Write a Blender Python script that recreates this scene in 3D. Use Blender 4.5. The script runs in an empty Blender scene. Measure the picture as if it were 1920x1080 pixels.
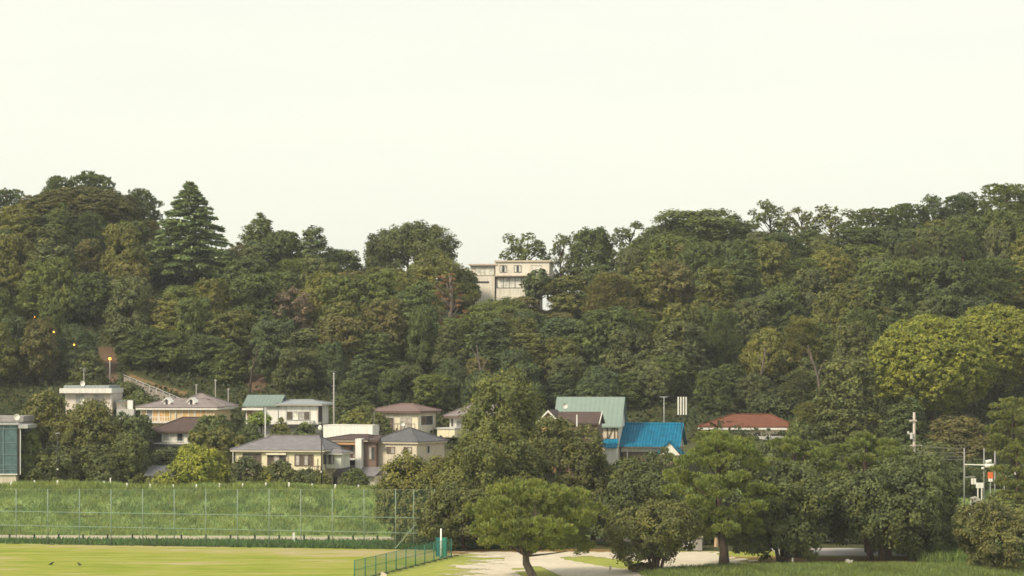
import bpy, math, random
import numpy as np
from mathutils import Vector

random.seed(7)
RNG = np.random.default_rng(11)
sc = bpy.context.scene
COL = sc.collection
F, HZ, CAMZ = 4400.0, 700.0, 15.0          # focal length in photo pixels, eye-level row, camera height
R = math.radians
HAZE = 0.00017

def X(px, Y): return (px - 960.0) * Y / F
def Zc(py, Y): return CAMZ + (HZ - py) * Y / F

# ------------------------------------------------------------------ tags
def tag(o, label=None, cat=None, group=None, kind=None):
    if label: o['label'] = label
    if cat: o['category'] = cat
    if group: o['group'] = group
    if kind: o['kind'] = kind
    return o

def empty(name, loc, rz=0.0, label=None, cat=None, group=None):
    o = bpy.data.objects.new(name, None)
    o.empty_display_size = 0.5
    COL.objects.link(o)
    o.location = loc
    o.rotation_euler = (0, 0, rz)
    return tag(o, label, cat, group)

# ------------------------------------------------------------------ materials
def new_mat(name):
    m = bpy.data.materials.new(name)
    m.use_nodes = True
    nt = m.node_tree
    b = nt.nodes['Principled BSDF']
    return m, nt, b

def noise(nt, scale, detail=4, vec=None, rough=0.6):
    n = nt.nodes.new('ShaderNodeTexNoise')
    n.inputs['Scale'].default_value = scale
    n.inputs['Detail'].default_value = detail
    n.inputs['Roughness'].default_value = rough
    if vec is not None: nt.links.new(vec, n.inputs['Vector'])
    return n.outputs['Fac']

def ramp(nt, fac, stops):
    r = nt.nodes.new('ShaderNodeValToRGB')
    el = r.color_ramp.elements
    while len(el) < len(stops): el.new(0.5)
    for e, (p, c) in zip(el, stops):
        e.position = p
        e.color = (*c, 1)
    nt.links.new(fac, r.inputs['Fac'])
    return r.outputs['Color']

def mixc(nt, a, b, fac, mode='MIX'):
    m = nt.nodes.new('ShaderNodeMix')
    m.data_type = 'RGBA'
    m.blend_type = mode
    for sock, v in ((m.inputs[0], fac), (m.inputs[6], a), (m.inputs[7], b)):
        if isinstance(v, (int, float)): sock.default_value = v
        elif isinstance(v, tuple): sock.default_value = (*v, 1)
        else: nt.links.new(v, sock)
    return m.outputs[2]

def objco(nt):
    return nt.nodes.new('ShaderNodeTexCoord').outputs['Object']

def mapping(nt, vec, scale):
    m = nt.nodes.new('ShaderNodeMapping')
    m.inputs['Scale'].default_value = scale
    nt.links.new(vec, m.inputs['Vector'])
    return m.outputs['Vector']

MATS = {}
def paint(name, col, rough=0.75, var=0.18, spec=0.25, metal=0.0, streak=True):
    """painted / rendered / metal surface with blotches and vertical rain streaks"""
    if name in MATS: return MATS[name]
    m, nt, b = new_mat(name)
    co = objco(nt)
    n1 = noise(nt, 0.9, 5, co)
    lo = tuple(c * (1 - var) for c in col)
    hi = tuple(min(1, c * (1 + var * 0.6)) for c in col)
    c = ramp(nt, n1, [(0.3, lo), (0.7, hi)])
    if streak:
        n2 = noise(nt, 3.0, 3, mapping(nt, co, (1.6, 1.6, 0.12)))
        c = mixc(nt, c, ramp(nt, n2, [(0.35, (0.72, 0.70, 0.66)), (0.6, (1, 1, 1))]), 0.55, 'MULTIPLY')
    nt.links.new(c, b.inputs['Base Color'])
    b.inputs['Roughness'].default_value = rough
    b.inputs['Specular IOR Level'].default_value = spec
    b.inputs['Metallic'].default_value = metal
    MATS[name] = m
    return m

def tiles(name, col, course=0.28, rough=0.7, dark=0.75, ribs=None, var=.22):
    """roofing in courses: dark joints by height, blotched with weather"""
    m, nt, b = new_mat(name)
    co = objco(nt)
    n1 = noise(nt, 1.3, 5, co); col = tuple(x * .68 for x in col)
    c = ramp(nt, n1, [(0.28, tuple(x * (1 - var) for x in col)), (0.72, tuple(min(1, x * (1 + var * .7)) for x in col))])
    w = nt.nodes.new('ShaderNodeTexWave')
    w.bands_direction = 'Z' if ribs is None else 'X'
    w.inputs['Scale'].default_value = 0.314 / (course * 0.45 if ribs is None else ribs)
    w.inputs['Distortion'].default_value = 0.6
    w.inputs['Detail'].default_value = 1
    nt.links.new(co, w.inputs['Vector'])
    c = mixc(nt, c, ramp(nt, w.outputs['Fac'], [(0.1, (dark, dark, dark)), (0.5, (1, 1, 1))]), 0.8, 'MULTIPLY')
    nt.links.new(c, b.inputs['Base Color'])
    bump = nt.nodes.new('ShaderNodeBump')
    bump.inputs['Strength'].default_value = 0.5
    bump.inputs['Distance'].default_value = 0.04
    nt.links.new(w.outputs['Fac'], bump.inputs['Height'])
    nt.links.new(bump.outputs['Normal'], b.inputs['Normal'])
    b.inputs['Roughness'].default_value = rough
    b.inputs['Specular IOR Level'].default_value = 0.12
    MATS[name] = m
    return m

def glass(name, col, rough=0.12, spec=0.5):
    m, nt, b = new_mat(name)
    c = ramp(nt, noise(nt, 1.7, 3, objco(nt)), [(0.3, tuple(x * 0.6 for x in col)), (0.7, tuple(x * 1.3 for x in col))])
    nt.links.new(c, b.inputs['Base Color'])
    b.inputs['Roughness'].default_value = rough
    b.inputs['Specular IOR Level'].default_value = spec
    MATS[name] = m
    return m

def emit(name, col, strength):
    m, nt, b = new_mat(name)
    b.inputs['Base Color'].default_value = (*col, 1)
    b.inputs['Emission Color'].default_value = (*col, 1)
    b.inputs['Emission Strength'].default_value = strength
    MATS[name] = m
    return m

def leaf_material():
    m, nt, b = new_mat('foliage')
    nt.nodes.remove(b)
    out = nt.nodes['Material Output']
    oi = nt.nodes.new('ShaderNodeObjectInfo')
    at = nt.nodes.new('ShaderNodeAttribute'); at.attribute_name = 'tint'
    sep = nt.nodes.new('ShaderNodeSeparateXYZ'); nt.links.new(at.outputs['Vector'], sep.inputs[0])
    # per clump and per leaf differences of leaf colour
    br = nt.nodes.new('ShaderNodeMapRange'); br.inputs['To Min'].default_value = 0.5; br.inputs['To Max'].default_value = 1.6
    nt.links.new(sep.outputs['X'], br.inputs['Value'])
    c = mixc(nt, oi.outputs['Color'], br.outputs['Result'], 1.0, 'MULTIPLY')
    warm = mixc(nt, c, (1.18, 1.05, 0.78), 1.0, 'MULTIPLY')
    cool = mixc(nt, c, (0.9, 0.98, 1.06), 1.0, 'MULTIPLY')
    c = mixc(nt, cool, warm, sep.outputs['Y'])
    n = noise(nt, 0.55, 3, objco(nt))
    c = mixc(nt, c, ramp(nt, n, [(0.35, (0.78, 0.82, 0.86)), (0.65, (1.16, 1.12, 1.0))]), 1.0, 'MULTIPLY')
    d = nt.nodes.new('ShaderNodeBsdfPrincipled')
    nt.links.new(c, d.inputs['Base Color'])
    d.inputs['Roughness'].default_value = 0.62
    d.inputs['Specular IOR Level'].default_value = 0.22
    t = nt.nodes.new('ShaderNodeBsdfTranslucent')
    nt.links.new(mixc(nt, c, (1.15, 1.2, 0.6), 1.0, 'MULTIPLY'), t.inputs['Color'])
    mx = nt.nodes.new('ShaderNodeMixShader'); mx.inputs[0].default_value = 0.26
    nt.links.new(d.outputs[0], mx.inputs[1]); nt.links.new(t.outputs[0], mx.inputs[2])
    nt.links.new(mx.outputs[0], out.inputs['Surface'])
    return m
LEAF = leaf_material()

def bark(name, col):
    m, nt, b = new_mat(name)
    co = objco(nt)
    n = noise(nt, 2.5, 5, mapping(nt, co, (2, 2, 0.5)))
    nt.links.new(ramp(nt, n, [(0.3, tuple(x * 0.5 for x in col)), (0.7, tuple(x * 1.4 for x in col))]), b.inputs['Base Color'])
    b.inputs['Roughness'].default_value = 0.95
    b.inputs['Specular IOR Level'].default_value = 0.1
    MATS[name] = m
    return m
BARK = bark('bark', (0.075, 0.055, 0.042))
BARK_RED = bark('bark_red', (0.13, 0.085, 0.062))
BARK_PALE = bark('bark_pale', (0.155, 0.125, 0.105))

# ------------------------------------------------------------------ mesh builder
class MB:
    def __init__(s): s.v = []; s.f = []; s.m = []
    def add(s, vs, fs, mi=0):
        o = len(s.v)
        s.v += [tuple(p) for p in vs]
        s.f += [tuple(i + o for i in f) for f in fs]
        s.m += [mi] * len(fs)
        return s
    def box(s, x0, x1, y0, y1, z0, z1, mi=0):
        if x0 > x1: x0, x1 = x1, x0
        if y0 > y1: y0, y1 = y1, y0
        if z0 > z1: z0, z1 = z1, z0
        vs = [(x0, y0, z0), (x1, y0, z0), (x1, y1, z0), (x0, y1, z0), (x0, y0, z1), (x1, y0, z1), (x1, y1, z1), (x0, y1, z1)]
        return s.add(vs, [(0, 3, 2, 1), (4, 5, 6, 7), (0, 1, 5, 4), (1, 2, 6, 5), (2, 3, 7, 6), (3, 0, 4, 7)], mi)
    def prism(s, poly, axis, a0, a1, mi=0):
        """extrude a 2-D outline: axis 'x' -> outline in (y,z), axis 'y' -> outline in (x,z)"""
        n = len(poly)
        if axis == 'x': vs = [(a0, p, q) for p, q in poly] + [(a1, p, q) for p, q in poly]
        else: vs = [(p, a0, q) for p, q in poly] + [(p, a1, q) for p, q in poly]
        fs = [tuple(range(n)), tuple(range(2 * n - 1, n - 1, -1))]
        fs += [(i, n + i, n + (i + 1) % n, (i + 1) % n) for i in range(n)]
        return s.add(vs, fs, mi)
    def tube(s, pts, rad, n=7, mi=0, cap=True):
        pts = [Vector(p) for p in pts]
        if not isinstance(rad, (list, tuple)): rad = [rad] * len(pts)
        rings = []
        for i, p in enumerate(pts):
            d = (pts[min(i + 1, len(pts) - 1)] - pts[max(i - 1, 0)])
            d = d.normalized() if d.length > 1e-9 else Vector((0, 0, 1))
            a = d.orthogonal().normalized() if abs(d.z) < 0.9 else d.cross(Vector((0, 1, 0))).normalized()
            b = d.cross(a)
            rings.append([p + (a * math.cos(2 * math.pi * k / n) + b * math.sin(2 * math.pi * k / n)) * rad[i] for k in range(n)])
        vs = [q for r in rings for q in r]
        fs = []
        for i in range(len(pts) - 1):
            for k in range(n):
                fs.append((i * n + k, i * n + (k + 1) % n, (i + 1) * n + (k + 1) % n, (i + 1) * n + k))
        if cap:
            fs.append(tuple(range(n - 1, -1, -1)))
            fs.append(tuple((len(pts) - 1) * n + k for k in range(n)))
        return s.add(vs, fs, mi)
    def ball(s, c, r, n=10, m=6, squash=(1, 1, 1), mi=0):
        vs = [(c[0], c[1], c[2] - r * squash[2])]
        for j in range(1, m):
            t = math.pi * j / m
            for k in range(n):
                a = 2 * math.pi * k / n
                vs.append((c[0] + r * squash[0] * math.sin(t) * math.cos(a), c[1] + r * squash[1] * math.sin(t) * math.sin(a), c[2] - r * squash[2] * math.cos(t)))
        vs.append((c[0], c[1], c[2] + r * squash[2]))
        fs = [(0, 1 + (k + 1) % n, 1 + k) for k in range(n)]
        for j in range(m - 2):
            for k in range(n):
                a, b = 1 + j * n + k, 1 + j * n + (k + 1) % n
                fs.append((a, b, b + n, a + n))
        L = len(vs) - 1; o = 1 + (m - 2) * n
        fs += [(o + k, o + (k + 1) % n, L) for k in range(n)]
        return s.add(vs, fs, mi)
    def build(s, name, mats, parent=None, loc=None, smooth=False):
        me = bpy.data.meshes.new(name)
        me.from_pydata(s.v, [], s.f)
        if not isinstance(mats, (list, tuple)): mats = [mats]
        for m in mats: me.materials.append(m)
        if len(mats) > 1: me.polygons.foreach_set('material_index', s.m)
        if smooth: me.polygons.foreach_set('use_smooth', [True] * len(s.f))
        me.update()
        o = bpy.data.objects.new(name, me)
        COL.objects.link(o)
        if parent is not None: o.parent = parent
        if loc is not None: o.location = loc
        return o

def np_mesh(name, V, nq, tint, mat):
    """V (nq*4,3) quads; tint (nq,2) per-leaf colour numbers"""
    me = bpy.data.meshes.new(name)
    me.vertices.add(nq * 4)
    me.vertices.foreach_set('co', V.astype(np.float32).ravel())
    me.loops.add(nq * 4)
    me.loops.foreach_set('vertex_index', np.arange(nq * 4, dtype=np.int32))
    me.polygons.add(nq)
    me.polygons.foreach_set('loop_start', np.arange(0, nq * 4, 4, dtype=np.int32))
    me.materials.append(mat)
    at = me.attributes.new('tint', 'FLOAT_VECTOR', 'FACE')
    t3 = np.zeros((nq, 3), np.float32); t3[:, :2] = tint
    at.data.foreach_set('vector', t3.ravel())
    me.update(calc_edges=True)
    me.validate()
    return me

# ------------------------------------------------------------------ terrain
RIDGE_PX = [-400, 0, 200, 400, 560, 680, 770, 860, 960, 1060, 1200, 1400, 1600, 1760, 1900, 2300]
RIDGE_Z  = [33, 33, 34, 31, 27.5, 25, 26, 24.2, 23.8, 24.5, 28, 31, 31, 33, 34.5, 34]
def terrain(x, y):
    x = np.asarray(x, float); y = np.asarray(y, float)
    rz = np.interp(x / np.maximum(y, 50) * F + 960, RIDGE_PX, RIDGE_Z)
    ys = [0, 204, 210, 217, 223.5, 231, 236, 240, 250, 262, 275, 285, 300]
    zs = [0, 0, .1, .2, 1.4, 3.7, 3.7, 2.7, 4.0, 7.0, 9.5, 12, 16]
    base = np.interp(y, ys, zs)
    t = np.clip((y - 300) / 45, 0, 1)
    hill = 16 + (rz - 16) * (t ** 0.85)
    back = np.where(y > 360, rz - (y - 360) * 0.09, rz)
    back = np.maximum(back, 2.0)
    z = np.where(y < 300, base, np.where(y < 345, hill, back))
    amp = np.clip((y - 215) / 40, 0, 1) * np.clip((900 - y) / 300, 0, 1)
    z = z + amp * (0.35 * np.sin(x * 0.31 + y * 0.12) + 0.25 * np.sin(x * 0.13 - y * 0.27 + 1.3))
    lev = np.exp(-((y - 226) / 6.0) ** 2)
    z = z + lev * 0.14 * (np.sin(x * 0.9) * np.sin(y * 1.1 + x * 0.2))
    mound = np.exp(-((y - 176) / 5.0) ** 2) * np.clip((x - 9) / 6, 0, 1)      # grassy rise at the right front
    z = z + mound * 0.25
    return z
def T(x, y): return float(terrain(x, y))

def grid_obj(name, xs, ys, keep=None, off=0.0, mat=None):
    XX, YY = np.meshgrid(xs, ys)
    ZZ = terrain(XX, YY) + off
    nx, ny = len(xs), len(ys)
    V = np.stack([XX, YY, ZZ], -1).reshape(-1, 3)
    i = np.arange((nx - 1) * (ny - 1)); r = i // (nx - 1); c = i % (nx - 1)
    q = np.stack([r * nx + c, r * nx + c + 1, (r + 1) * nx + c + 1, (r + 1) * nx + c], -1)
    if keep is not None:
        cx = V[q].mean(1)
        q = q[keep(cx[:, 0], cx[:, 1])]
        used, inv = np.unique(q.ravel(), return_inverse=True)
        V = V[used]; q = inv.reshape(-1, 4)
    me = bpy.data.meshes.new(name)
    me.from_pydata(V.tolist(), [], q.tolist())
    me.polygons.foreach_set('use_smooth', [True] * len(me.polygons))
    me.materials.append(mat)
    o = bpy.data.objects.new(name, me)
    COL.objects.link(o)
    o['kind'] = 'structure'
    return o

def wob(x, y, s=1.0, k=0.0):
    return (np.sin(x * 1.7 * s + k) * np.cos(y * 0.9 * s + 1.1 * k) + 0.6 * np.sin(x * 3.9 * s + y * 2.2 * s + k * 2) + 0.4 * np.sin(x * 8.1 * s - y * 4.7 * s + k))

def ground_mat(name, stops, sc1=0.25, sc2=2.2, aniso=(1, 1, 1), rough=0.95, extra=None):
    m, nt, b = new_mat(name)
    co = mapping(nt, objco(nt), aniso)
    n1 = noise(nt, sc1, 6, co, 0.65); n2 = noise(nt, sc2, 4, co, 0.7)
    mm = nt.nodes.new('ShaderNodeMath'); mm.operation = 'MULTIPLY_ADD'
    nt.links.new(n2, mm.inputs[0]); mm.inputs[1].default_value = 0.5
    mm2 = nt.nodes.new('ShaderNodeMath'); mm2.operation = 'MULTIPLY'; nt.links.new(n1, mm2.inputs[0]); mm2.inputs[1].default_value = 0.5
    nt.links.new(mm2.outputs[0], mm.inputs[2])
    nt.links.new(ramp(nt, mm.outputs[0], stops), b.inputs['Base Color'])
    b.inputs['Roughness'].default_value = rough
    b.inputs['Specular IOR Level'].default_value = 0.08
    return m

M_soil = ground_mat('forest_soil', [(0.3, (0.045, 0.042, 0.022)), (0.5, (0.07, 0.075, 0.03)), (0.7, (0.11, 0.105, 0.045))])
M_lawn = ground_mat('lawn_ground', [(0.34, (0.17, 0.21, 0.045)), (0.5, (0.29, 0.31, 0.065)), (0.66, (0.40, 0.36, 0.10))], 0.16, 1.5)
M_field = ground_mat('field_turf', [(0.42, (0.20, 0.245, 0.03)), (0.48, (0.265, 0.285, 0.045)), (0.53, (0.31, 0.295, 0.08)), (0.59, (0.385, 0.32, 0.17))], 0.05, 0.35, (0.5, 1.6, 1))
M_sand = ground_mat('sandy_earth', [(0.34, (0.47, 0.41, 0.30)), (0.6, (0.62, 0.55, 0.43)), (0.7, (0.66, 0.60, 0.49))], 0.25, 1.6)
M_road = ground_mat('worn_asphalt', [(0.3, (0.36, 0.33, 0.30)), (0.7, (0.48, 0.45, 0.41))], 0.3, 3)
M_path = ground_mat('gravel_path', [(0.3, (0.34, 0.28, 0.20)), (0.7, (0.50, 0.43, 0.33))], 0.4, 3)
M_bank = ground_mat('earth_bank', [(0.3, (0.14, 0.09, 0.045)), (0.7, (0.24, 0.16, 0.08))], 0.5, 3)
M_litter = ground_mat('leaf_litter', [(0.32, (0.13, 0.09, 0.04)), (0.5, (0.24, 0.15, 0.055)), (0.68, (0.27, 0.23, 0.07))], 0.4, 2.5)

xs = np.concatenate([np.linspace(-3000, -140, 24), np.arange(-120, 121, 1.0), np.linspace(140, 3000, 24)])
ys = np.concatenate([np.linspace(-200, 120, 10), np.arange(140, 440, 1.0), np.linspace(450, 900, 24), np.linspace(1000, 6000, 14)])
tag(grid_obj('terrain', xs, ys, mat=M_soil), kind='structure')

def fence_x(y): return -5.3 + (y - 191) * (6.3 / 22.0)
def field_far(x): return 206 - (x + 45) * (6 / 33.2)
grid_obj('field', np.arange(-70, -2, 0.4), np.arange(140, 212, 0.4),
         lambda x, y: (x < fence_x(y)) & (y < field_far(x) + 0.15 * wob(x, y)) & (y < 207.5), 0.02, M_field)
grid_obj('lawn', np.arange(-12, 90, 0.4), np.arange(140, 199, 0.4),
         lambda x, y: (x > fence_x(y) + 0.4) & (y < 197.5 + 0.2 * wob(x, y)), 0.02, M_lawn)
grid_obj('levee_slope', np.arange(-75, 90, 0.8), np.arange(205.6, 239, 0.6),
         lambda x, y: (y > field_far(x) + 0.2) & (y > 198), 0.015,
         ground_mat('levee_turf', [(0.34, (0.11, 0.16, 0.05)), (0.52, (0.19, 0.26, 0.085)), (0.68, (0.27, 0.30, 0.12))], 0.3, 1.6))
def path_y(x): return 212.5 - (x + 45) * 0.055
grid_obj('path', np.arange(-75, 60, 0.4), np.arange(200, 222, 0.2),
         lambda x, y: (np.abs(y - path_y(x)) < 1.8 + 0.12 * wob(x, y)), 0.06, M_path)
def sand_keep(x, y):
    w = wob(x, y, 0.45, 0.7)
    px = x / y * F + 960; py = HZ + CAMZ * F / y
    d = (py > 1035 + w * 1.3) & (py < 1090)
    left = 905 + np.abs(py - 1052) * -1.2 + 36 * wob(x, y * 2.4, 0.8, 2.0)
    lobe = (py > 1061 + w) & (py < 1073 + w) & (px > 862 + 14 * w) & (px < 990)
    notch = (py > 1046.5) & (py < 1050 + w) & (px < 945)
    tri = (px > 950 + (py - 1061) * 1.4) & (py > 1062 + 1.2 * w) & (px < 1010 + (py - 1061) * 2.1)          # grass tongue at the foot of the bent pine
    isl = ((px - 1150) / 85) ** 2 + ((py - 1057 - (px - 1150) * 0.10) / 8.5) ** 2 < 1 + 0.3 * w
    right = px < 1400 - np.abs(py - 1052) * 3 + 25 * w
    lowr = ~((px > 1210 + 10 * w) & (py > 1066))
    return ((d & (px > left) & right & ~isl & ~notch & ~tri & lowr) | (lobe & (np.abs(py - 1068.0 - w * .4) > 1.5)))
grid_obj('sand', np.arange(-9, 22, 0.15), np.arange(166, 197, 0.15), sand_keep, 0.04, M_sand)
grid_obj('road', np.arange(22, 75, 0.5), np.arange(188, 206, 0.3),
         lambda x, y: (np.abs(y - (197 - (x - 25) * 0.12)) < 4.2 - (x > 33) * 2.6 + 0.1 * wob(x, y)), 0.05, M_road)
grid_obj('litter', np.arange(-6, 60, 0.3), np.arange(183, 200, 0.3),
         lambda x, y: ((y > 195.2 + .3 * wob(x, y)) & (x < 13)) | ((x > 13.5 + wob(x, y)) & (y < 191.5 + .5 * wob(x, y)) & (y > 184) & (x < 34)), 0.03, M_litter)

# ------------------------------------------------------------------ foliage generators
def unit(v): return v / np.maximum(np.linalg.norm(v, axis=-1, keepdims=True), 1e-9)

def leaves_from_clumps(cp, out, rc, nl, leaf, rng, flat=0.8, up=0.35, needle=False, spread=1.0):
    """cp clump centres, out their outward directions, rc clump radii -> quads"""
    n = len(cp)
    idx = np.repeat(np.arange(n), nl)
    k = len(idx)
    d = unit(rng.normal(size=(k, 3)) + out[idx] * 0.55 + np.array([0, 0, 0.25]))
    rad = rc[idx, None] * ((0.35 + 0.85 * rng.random((k, 1))) if not needle else (0.4 + 0.6 * rng.random((k, 1))))
    pos = cp[idx] + d * rad * np.array([spread, spread, flat])
    nor = unit(d * 0.75 + out[idx] * 0.35 + np.array([0, 0, up]) + rng.normal(size=(k, 3)) * 0.45)
    if needle:
        ax = unit(out[idx] * 0.5 + d * 0.7 + np.array([0, 0, 0.8]) + rng.normal(size=(k, 3)) * 0.35)
        nor = unit(np.cross(ax, rng.normal(size=(k, 3))))
        u = ax; v = np.cross(nor, u)
        a = leaf * (0.7 + 0.7 * rng.random((k, 1))); b = a * 0.34
    else:
        u = unit(np.cross(nor, rng.normal(size=(k, 3))))
        v = np.cross(nor, u)
        a = leaf * (0.6 + 0.8 * rng.random((k, 1))); b = a * 0.62
    V = np.stack([pos - u * a, pos + v * b + u * a * .15, pos + u * a, pos - v * b + u * a * .15], 1).reshape(-1, 3)
    ct = rng.random((n, 2))
    tint = np.clip(0.5 * ct[idx] + 0.5 * rng.random((k, 2)), 0, 1)
    return V, k, tint

def lobes_to_clumps(lobes, cr, dens, rng, low_cut=-0.55):
    C, O, Rr = [], [], []
    L = np.array(lobes)
    for j, (cx, cy, cz, rx, ry, rz) in enumerate(L):
        area = 4 * math.pi * ((rx * ry + ry * rz + rx * rz) / 3)
        n = max(6, int(dens * area / (math.pi * cr * cr)))
        i = np.arange(n) + 0.5
        ph = np.arccos(1 - 2 * i / n); th = math.pi * (1 + 5 ** 0.5) * i + rng.random() * 6
        d = np.stack([np.sin(ph) * np.cos(th), np.sin(ph) * np.sin(th), np.cos(ph)], -1)
        d = unit(d + rng.normal(size=(n, 3)) * 0.16)
        d = d[(d[:, 2] > low_cut) | (rng.random(n) < 0.25)]
        p = np.array([cx, cy, cz]) + d * np.array([rx, ry, rz]) * (0.80 + 0.30 * rng.random((len(d), 1)))
        ok = np.ones(len(p), bool)
        for m, (ax, ay, az, bx, by, bz) in enumerate(L):
            if m == j: continue
            q = (p - np.array([ax, ay, az])) / np.array([bx, by, bz])
            ok &= (q ** 2).sum(1) > 0.62
        C.append(p[ok]); O.append(unit(d[ok] / np.array([rx, ry, rz]) * min(rx, rz))); Rr.append(np.full(ok.sum(), cr) * (0.7 + 0.6 * rng.random(ok.sum())))
    return np.concatenate(C), np.concatenate(O), np.concatenate(Rr)

def trunk_mb(h, r, limbs, bend=0.0, rng=random, base=None, n=7, flare=1.25):
    """tapered trunk along a bent axis with limbs running out to the given points"""
    mb = MB()
    if base is None:
        base = [(0, 0, -0.3), (bend * .6, 0, h * .3), (bend * .9, bend * .3, h * .65), (bend * .7, 0, h)]
    k = len(base)
    rad = [r * (1 - 0.72 * i / (k - 1)) for i in range(k)]
    rad[0] *= flare
    mb.tube(base, rad, n)
    B = [Vector(b) for b in base]
    for (lx, ly, lz, lr) in limbs:
        tip = Vector((lx, ly, lz))
        zz = max(0.25 * h, lz - 0.55 * math.hypot(lx, ly) - 0.12 * h)
        zz = min(zz, h * 0.93)
        for a, b in zip(B[:-1], B[1:]):
            if a.z <= zz <= b.z:
                s0 = a.lerp(b, (zz - a.z) / max(b.z - a.z, 1e-6)); break
        else: s0 = B[-1]
        mid = s0.lerp(tip, 0.5) + Vector((rng.uniform(-.1, .1), rng.uniform(-.1, .1), 0.06 * h * rng.uniform(-.5, 1)))
        mb.tube([s0, mid, tip], [lr, lr * .65, lr * .25], 5)
    return mb

def rnd_lobes(kind, w, h, rng, base=0.25):
    """lobe ellipsoids for a crown w wide, h high whose foliage starts at base*h"""
    L = []
    zb = base * h; ch = h - zb
    if kind == 'round':
        L.append((0, 0, zb + ch * .46, w * .32, w * .32, ch * .40))
        for i in range(11):
            a = i * 2.39996 + rng.random() * .9
            rr = w * (.11 + .13 * rng.random()); q = w * (.20 + .17 * rng.random())
            L.append((math.cos(a) * q, math.sin(a) * q, zb + ch * (.14 + .56 * rng.random()), rr, rr * (.8 + .4 * rng.random()), rr * (.8 + .7 * rng.random())))
        for i in range(7):
            a = rng.random() * 6.28; q = w * .24 * math.sqrt(rng.random())
            rr = w * (.09 + .09 * rng.random())
            L.append((math.cos(a) * q, math.sin(a) * q, zb + ch * (.70 + .20 * rng.random() - q / w * .3), rr, rr, min(ch * .14, rr * (.9 + .6 * rng.random()))))
    elif kind == 'tall':
        for i in range(9):
            t = i / 8; a = i * 2.4 + rng.random()
            rr = w * (.34 - .18 * t) * (.9 + .25 * rng.random())
            L.append((math.cos(a) * w * .19 * (1 - .6 * t), math.sin(a) * w * .19 * (1 - .6 * t), zb + ch * (.12 + .76 * t), rr, rr, ch * .16))
    elif kind == 'dome':
        L.append((0, 0, zb + ch * .36, w * .44, w * .44, ch * .44))
        for i in range(13):
            a = i * 2.4; q = math.sqrt((i + .5) / 13)
            rr = w * (.15 + .04 * rng.random())
            L.append((math.cos(a) * w * .38 * q, math.sin(a) * w * .38 * q, zb + ch * (.80 - .55 * q * q), rr, rr, ch * .18))
    elif kind == 'puffy':
        L.append((0, 0, zb + ch * .47, w * .42, w * .42, ch * .45))
        for i in range(64):
            ph = math.acos(1 - 1.75 * (i + .5) / 64); th_ = i * 2.39996
            rr = w * (.075 + .04 * rng.random()); q = .88 + .10 * rng.random()
            L.append((math.sin(ph) * math.cos(th_) * w * .44 * q, math.sin(ph) * math.sin(th_) * w * .44 * q, zb + ch * (.50 + .44 * math.cos(ph) * q), rr, rr, rr * .95))
    elif kind == 'column':
        for i in range(6):
            t = i / 5
            rr = w * (.46 - .14 * t * t)
            L.append((rng.uniform(-.04, .04) * w, rng.uniform(-.04, .04) * w, zb + ch * (.14 + .70 * t), rr, rr, ch * .16))
    elif kind == 'shrub':
        for i in range(6):
            a = i * 2.4; q = math.sqrt(i / 6)
            rr = w * (.26 + .06 * rng.random())
            L.append((math.cos(a) * w * .24 * q, math.sin(a) * w * .24 * q, zb + ch * (.58 - .25 * q + .1 * rng.random()), rr, rr, ch * .38))
    return L

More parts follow.
